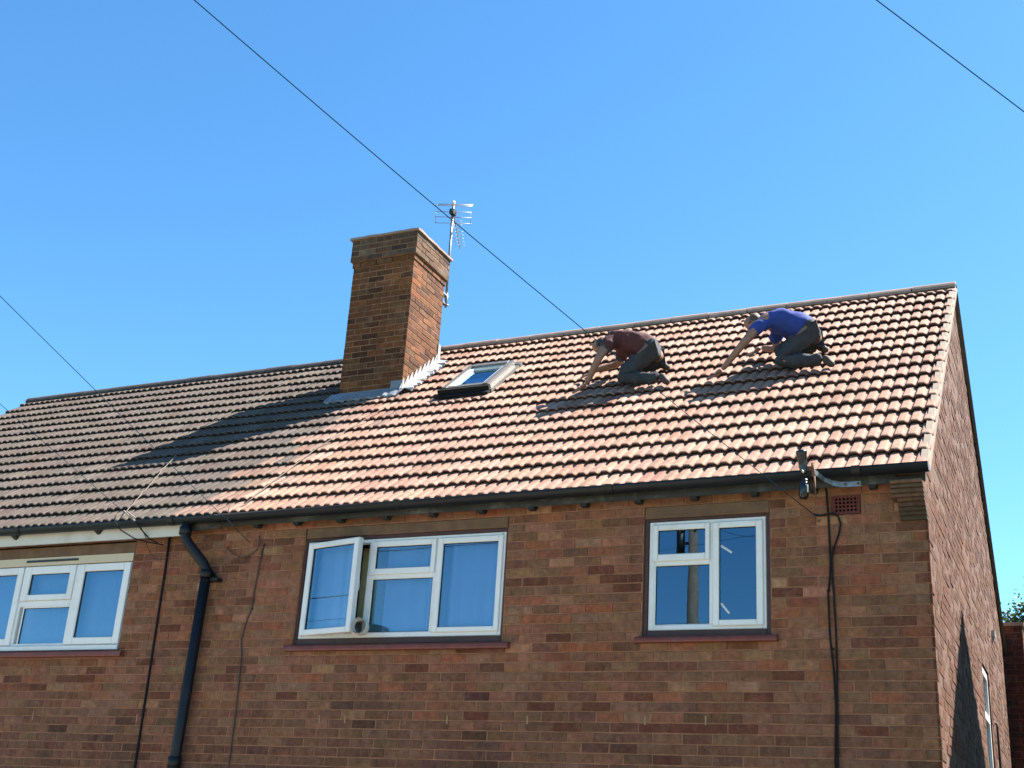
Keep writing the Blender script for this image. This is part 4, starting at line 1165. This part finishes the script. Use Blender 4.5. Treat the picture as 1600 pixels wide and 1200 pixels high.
# ------------------------------------------------------------------ vent hose pushed out of the open window
mb = MB()
pa, pb = Vector((-4.80, .26, 3.45)), Vector((-4.545, -.15, 3.42))
n = 18; nn = 18
ringpts = []
ctl = [pb, pb + Vector((-.01, .09, .008)), pb + Vector((-.08, .20, .012)), pb + Vector((-.26, .29, .012))]
for i in range(n + 1):
    t = i / n; b = (1 - t)
    p = ctl[3] * b ** 3 + ctl[2] * 3 * b * b * t + ctl[1] * 3 * b * t * t + ctl[0] * t ** 3
    ringpts.append((p, .062 + (.003 if i % 2 else 0)))
mb.tube([q[0] for q in ringpts], .062, nn, caps=False, rs=[q[1] for q in ringpts])
inner = [(q[0], q[1] - .004) for q in ringpts]
mb.tube([q[0] for q in reversed(inner)], .058, nn, caps=False, rs=[q[1] for q in reversed(inner)])
o = mb.build('vent_hose', 'hose_white'); tag(o, 'white round ventilation hose poking out under the open casement', 'hose')
mb = MB(); mb.tube([pb + Vector((-.003, .03, .002)), pb + Vector((0, -.004, 0))], .069, nn, caps=False); mb.tube([pb + Vector((0, -.004, 0)), pb + Vector((-.003, .03, .002))], .061, nn, caps=False)
mb.build('hose_rim', 'hose_white', o)

# ------------------------------------------------------------------ two roofers kneeling on the slope
def skin_obj(name, chains, mat, parent, levels=2, at=None):
    """chains: list of vertex lists [(pos, radius)], 'edges' by explicit index pairs"""
    verts, edges, radii, roots = [], [], [], []
    for ch in chains:
        b = len(verts); roots.append(b + ch.get('root', 0))
        for p, r in ch['v']: verts.append(tuple(p)); radii.append(r)
        edges += [(b + i, b + j) for i, j in ch['e']]
    me = bpy.data.meshes.new(name); me.from_pydata(verts, edges, [])
    me.materials.append(MATS[mat])
    o = bpy.data.objects.new(name, me)
    link(o, parent, (0, 0, 0))
    md = o.modifiers.new('skin', 'SKIN'); md.use_smooth_shade = True
    if not me.skin_vertices:
        bm = bmesh.new(); bm.from_mesh(me); bm.verts.layers.skin.verify(); bm.to_mesh(me); bm.free()
    for i, sv in enumerate(me.skin_vertices[0].data):
        r = radii[i]; sv.radius = r if isinstance(r, tuple) else (r, r); sv.use_root = i in roots
    if name in ('shirt', 'trousers'):
        levels = 3
    sub = o.modifiers.new('sub', 'SUBSURF'); sub.levels = levels; sub.render_levels = levels
    if name in ('shirt', 'trousers'):
        tx = bpy.data.textures.new('fold', 'CLOUDS'); tx.noise_scale = .09; tx.noise_depth = 2
        dm = o.modifiers.new('folds', 'DISPLACE'); dm.texture = tx; dm.strength = .045; dm.mid_level = .5; dm.texture_coords = 'LOCAL'
    return o
def roofer(x, u, label, shirt, hair, lean=0.0, pose=0, scale=0.97):
    base = roof_pt(x, u, .022)
    def T(p):
        f, l, z = p
        return base + Vector((-f * scale, -l * scale, z * scale))
    P = empty('person', base, label, 'person')
    ch = lambda v, e, root=0: {'v': [(T(p), tuple(q * scale for q in r) if isinstance(r, tuple) else r * scale) for p, r in v], 'e': e, 'root': root}
    L = lean
    J = dict(pel=(0, 0, .315), bel=(.15, 0, .385 + L * .3), che=(.33, 0, .43 + L), ncb=(.46, 0, .455 + L), nck=(.505, .0, .455 + L), hd1=(.56, .015, .455 + L), hd2=(.62, .02, .415 + L), hd3=(.66, .025, .365 + L),
             shL=(.415, .175, .44 + L), shR=(.415, -.175, .45 + L), elL=(.50, .30, .17 + L * .5), elR=(.50, -.30, .34 + L * .5), wrL=(.66, .215, -.075), wrR=(.74, -.20, .255),
             hipL=(.01, .095, .285), hipR=(.01, -.095, .305), knL=(.32, .15, -.035), knR=(.42, -.15, .205), anL=(-.10, .16, -.055), anR=(.02, -.20, .235), toL=(-.22, .165, -.10), toR=(-.10, -.21, .22))
    if pose == 1:
        J.update(elL=(.62, .27, .16 + L * .5), wrL=(.86, .24, -.09), elR=(.44, -.28, .29), wrR=(.60, -.30, .335), hd1=(.565, .01, .475 + L), hd2=(.63, .0, .46 + L), hd3=(.685, .0, .42 + L))
    body = [ch([(J['pel'], (.12, .10)), (J['bel'], (.105, .09)), (J['che'], (.135, .105)), (J['ncb'], (.085, .075)), (J['nck'], (.055, .058)), (J['hd1'], (.076, .085)), (J['hd2'], (.078, .088)), (J['hd3'], (.055, .062)),
                (J['shL'], .062), (J['elL'], .044), (J['wrL'], .029), (J['shR'], .062), (J['elR'], .044), (J['wrR'], .029),
                (J['hipL'], .09), (J['knL'], .062), (J['anL'], .045), (J['hipR'], .09), (J['knR'], .062), (J['anR'], .045)],
               [(0, 1), (1, 2), (2, 3), (3, 4), (4, 5), (5, 6), (6, 7), (2, 8), (8, 9), (9, 10), (2, 11), (11, 12), (12, 13), (0, 14), (14, 15), (15, 16), (0, 17), (17, 18), (18, 19)])]
    for wr, sgn, zs in (('wrL', 1, -.8257), ('wrR', -1, -.8257)):
        w_ = Vector(J[wr]); slope = lambda l: -.8257 * l + .018
        pal = Vector((w_.x + .075, w_.y - .012 * sgn, 0)); pal.z = slope(pal.y) + .022
        body.append(ch([(tuple(w_), .028), (tuple((w_ + pal) / 2 + Vector((0, 0, .012))), (.036, .02)), (tuple(pal), (.042, .016))], [(0, 1), (1, 2)]))
        for k, (dl, ln) in enumerate(((.03, .068), (.011, .08), (-.009, .075), (-.028, .058))):
            a = pal + Vector((-.02, dl * .8, .004)); b = pal + Vector((ln * .5, dl * 1.15, 0)); b.z = slope(b.y) + .024; c = pal + Vector((ln, dl * 1.3, 0)); c.z = slope(c.y) + .010
            body.append(ch([(tuple(a), .0095), (tuple(b), .0088), (tuple(c), .0072)], [(0, 1), (1, 2)]))
        a = (w_ + pal) / 2; b = a + Vector((.02, -.05 * sgn, 0)); b.z = slope(b.y) + .022; c = a + Vector((.05, -.065 * sgn, 0)); c.z = slope(c.y) + .012
        body.append(ch([(tuple(a), .013), (tuple(b), .0105), (tuple(c), .008)], [(0, 1), (1, 2)]))
    hc = Vector(J['hd2']); dn = Vector((.55, .05, -.83)).normalized(); fw = Vector((.83, .05, .55)).normalized(); sd = Vector((0, 1, -.05)).normalized()
    face = hc + fw * .082
    body.append(ch([(tuple(face - fw * .02 - dn * .0), .014), (tuple(face + dn * .012 + fw * .012), .013), (tuple(face + dn * .03 + fw * .006), .012)], [(0, 1), (1, 2)]))
    for s in (1, -1):
        e0 = hc + sd * .078 * s - fw * .01
        body.append(ch([(tuple(e0 - dn * .022), (.007, .014)), (tuple(e0 + sd * .012 * s), (.008, .016)), (tuple(e0 + dn * .025), (.006, .010))], [(0, 1), (1, 2)]))
    B = skin_obj('body', body, 'skin', P)
    mb = MB()
    for s in (1, -1):
        c = hc + fw * .078 + sd * .03 * s - dn * .012
        mb.tube([T(c - fw * .004), T(c + fw * .006)], .010, 8)
    mb.build('eyes', 'hair_dark', P)
    # hair: a cap over crown and nape
    up = -dn
    hv = [(tuple(hc - fw * .065 + up * .0), (.07, .075)), (tuple(hc - fw * .045 + up * .04), (.092, .085)), (tuple(hc + fw * .0 + up * .055), (.096, .08)), (tuple(hc + fw * .04 + up * .052), (.075, .058))]
    skin_obj('hair', [ch(hv, [(0, 1), (1, 2), (2, 3)])], hair, P)
    mid = lambda a, b, t: tuple(Vector(a) + (Vector(b) - Vector(a)) * t)
    sv = [(mid(J['pel'], J['bel'], .05), (.165, .155)), (J['bel'], (.168, .158)), (J['che'], (.178, .150)), (mid(J['che'], J['ncb'], .8), (.088, .085)),
          (mid(J['che'], J['shL'], .85), .085), (mid(J['shL'], J['elL'], .72), .064), (mid(J['che'], J['shR'], .85), .085), (mid(J['shR'], J['elR'], .72), .064)]
    skin_obj('shirt', [ch(sv, [(0, 1), (1, 2), (2, 3), (2, 4), (4, 5), (2, 6), (6, 7)])], shirt, P)
    tv = [(mid(J['pel'], J['bel'], .3), (.155, .145)), (J['pel'], (.160, .145)), (J['hipL'], .108), (J['knL'], .076), (mid(J['knL'], J['anL'], 1.04), .062), (J['hipR'], .108), (J['knR'], .076), (mid(J['knR'], J['anR'], 1.04), .062)]
    skin_obj('trousers', [ch(tv, [(0, 1), (1, 2), (2, 3), (3, 4), (1, 5), (5, 6), (6, 7)], 1)], 'trousers_charcoal', P)
    for a, t in (('anL', 'toL'), ('anR', 'toR')):
        av, tv_ = Vector(J[a]), Vector(J[t])
        skin_obj('boot', [ch([(tuple(av), .05), (tuple(av + Vector((-.05, 0, .0))), (.048, .045)), (tuple(av + (tv_ - av) * .6 + Vector((0, 0, -.03))), (.045, .04)), (tuple(tv_ + Vector((0, 0, -.03))), (.036, .03))], [(0, 1), (1, 2), (2, 3)])], 'boots', P)
    return P
roofer(-2.74, 2.72, 'person in maroon top kneeling on the pink roof near the skylight', 'shirt_maroon', 'hair_dark', lean=.0)
roofer(-1.16, 2.74, 'person in bright blue top kneeling on the pink roof near the gable', 'shirt_blue', 'hair_brown', lean=.02, pose=1)

# ------------------------------------------------------------------ tree behind the rear extension
def tree(at, h_trunk, crown_c, crown_r, n, label, leaf=.09, seed=3):
    r2 = random.Random(seed)
    T_ = empty('leafy_tree', at, label, 'tree')
    mb = MB(); at = Vector(at); cc = Vector(crown_c)
    mb.tube([at, at + Vector((.05, .02, h_trunk * .5)), at + Vector((0, .05, h_trunk)), cc + Vector((0, 0, crown_r[2] * .6))], .2, 9, rs=[.22, .17, .13, .03])
    clumps = []
    for i in range(46):
        d = Vector((r2.gauss(0, 1), r2.gauss(0, 1), r2.gauss(0, 1))).normalized()
        rr = .45 + .55 * r2.random() ** .5
        c = cc + Vector((d.x * crown_r[0] * rr, d.y * crown_r[1] * rr, d.z * crown_r[2] * rr))
        clumps.append(c)
        mb.tube([at + Vector((0, .05, h_trunk * r2.uniform(.8, 1.1))), (at + Vector((0, 0, h_trunk)) + c) / 2 + Vector((0, 0, .15)), c], .03, 5, rs=[.05, .03, .008], caps=False)
    mb.build('trunk', 'trunk_bark', T_)
    cr = MB()
    for c in clumps:
        for k in range(n // len(clumps)):
            p = c + Vector((r2.gauss(0, .17), r2.gauss(0, .17), r2.gauss(0, .16)))
            a = Vector((r2.uniform(-1, 1), r2.uniform(-1, 1), r2.uniform(-.6, .6))).normalized(); b = a.cross(Vector((r2.uniform(-1, 1), r2.uniform(-1, 1), r2.uniform(-1, 1)))).normalized()
            l_ = leaf * r2.uniform(.7, 1.3); w_ = l_ * .45; g = r2.uniform(.75, 1.3); yl = r2.uniform(.85, 1.25)
            cr.add([p, p + a * l_ * .5 + b * w_ * .5, p + a * l_, p + a * l_ * .5 - b * w_ * .5], [(0, 1, 2, 3)], (.035 * g * yl, .07 * g, .012 * g))
    cr.build('crown', 'leaf', T_)
tree((0.9, 13.6, 0), 3.6, (0.78, 13.2, 5.55), (1.12, 1.3, 1.15), 30000, 'leafy green tree behind the brick extension')

# ------------------------------------------------------------------ utility pole across the road (mirrored in the window) and the neighbour that shades the gable
UP = empty('utility_pole', (POLE.x, POLE.y, 0), 'wooden utility pole across the road, mirrored in the small window', 'utility pole')
mb = MB(); mb.tube([(POLE.x, POLE.y, -.0), (POLE.x, POLE.y, 4), (POLE.x, POLE.y, 9.55)], .12, 14, rs=[.15, .132, .108]); mb.build('shaft', 'pole_wood', UP)
mb = MB()
for zz in (8.95, 9.35):
    for k in range(8):
        a = k * math.pi / 4
        mb.tube([(POLE.x + .1 * math.cos(a), POLE.y + .1 * math.sin(a), zz), (POLE.x + .2 * math.cos(a), POLE.y + .2 * math.sin(a), zz)], .012, 6)
        mb.tube([(POLE.x + .2 * math.cos(a), POLE.y + .2 * math.sin(a), zz - .03), (POLE.x + .2 * math.cos(a), POLE.y + .2 * math.sin(a), zz + .07)], .03, 8)
mb.build('insulator_ring', 'porcelain', UP)
mb = MB(); mb.tube([(POLE.x - .28, POLE.y + .02, 8.3), (POLE.x - .28, POLE.y + .02, 8.85)], .09, 12); mb.box(POLE.x - .28, POLE.x, POLE.y - .03, POLE.y + .03, 8.5, 8.56)
mb.build('junction_box', 'frame_charcoal', UP)
for (q, lab) in (((-30, -14, 8.4), 'street cable running from the utility pole to the left along the road'), ((26, -15, 8.4), 'street cable running from the utility pole to the right along the road'),
                 ((-14, -.1, 4.4), 'cable from the utility pole to the far end of the grey roofed house')):
    cable('street_cable', sagline(POLE + Vector((0, 0, .2)), q, .35), .008, 'cable_black', lab, group='cables from the utility pole')

NB = empty('neighbouring_house', (6, 3.8, 0), 'brick house just outside the picture whose gable shades the lit end wall', 'house')
D = 2.30
mb = MB()
mb.add([(D, 0, 0), (D, 7.6, 0), (D, 7.6, 4.5), (D, 3.8, 7.62), (D, 0, 4.5)], [(4, 3, 2, 1, 0)])
mb.add([(D, 0, 0), (9, 0, 0), (9, 0, 4.5), (D, 0, 4.5)], [(0, 1, 2, 3)]); mb.add([(D, 7.6, 0), (9, 7.6, 0), (9, 7.6, 4.5), (D, 7.6, 4.5)], [(3, 2, 1, 0)]); mb.add([(9, 0, 0), (9, 7.6, 0), (9, 7.6, 4.5), (9, 3.8, 7.62), (9, 0, 4.5)], [(0, 1, 2, 3, 4)])
NW = mb.build('wall', 'mortar', NB)
mass = MB()
for (l, r, zb, zt, c) in wall_bricks(0.0 - 6.7, 0.0, 2.0, 4.45, []):
    mass.cbox(l + 9, r + 9, -.006, .01, zb, zt, .003, c)
k = 0; z = 4.45
while z > 1.8:
    y = 0.0 if k % 2 else -.1125
    while y < 7.6:
        a, b = max(0, y), min(7.6, y + .22)
        if b - a > .03: mass.box(D - .006, D + .01, a, b, z - .065, z, jit(pick(SUN_TONED_BRICKS), .14))
        y += .225
    z -= COURSE; k += 1
mass.build('brickwork', 'brick_mesh', NW, kind='stuff')
mb = MB()
for side in (0, 1):
    for row in range(17):
        p0, p1 = roof_pt(0, row * GAUGE, .015), roof_pt(0, min((row + 1) * GAUGE, SLOPE_LEN), -.012)
        y0_, y1_ = (p0.y, p1.y) if side == 0 else (7.6 - p0.y, 7.6 - p1.y)
        c = jit(NEW_TILES[0][0], .05)
        mb.add([(D - .05, y0_, p0.z), (9, y0_, p0.z), (9, y1_, p1.z), (D - .05, y1_, p1.z)], [(0, 1, 2, 3)], c)
        mb.add([(D - .05, y0_, p0.z), (9, y0_, p0.z), (9, y0_, p0.z - .03), (D - .05, y0_, p0.z - .03)], [(0, 1, 2, 3)], c)
    e0, e1 = roof_pt(0, 0, -.05), roof_pt(0, SLOPE_LEN, -.05)
    ya_, yb_ = (e0.y, e1.y) if side == 0 else (7.6 - e0.y, 7.6 - e1.y)
    mb.add([(D - .05, ya_, e0.z), (9, ya_, e0.z), (9, yb_, e1.z), (D - .05, yb_, e1.z)], [(0, 1, 2, 3)], NEW_TILES[0][0])
mb.build('roof', 'tile_mesh', NB)
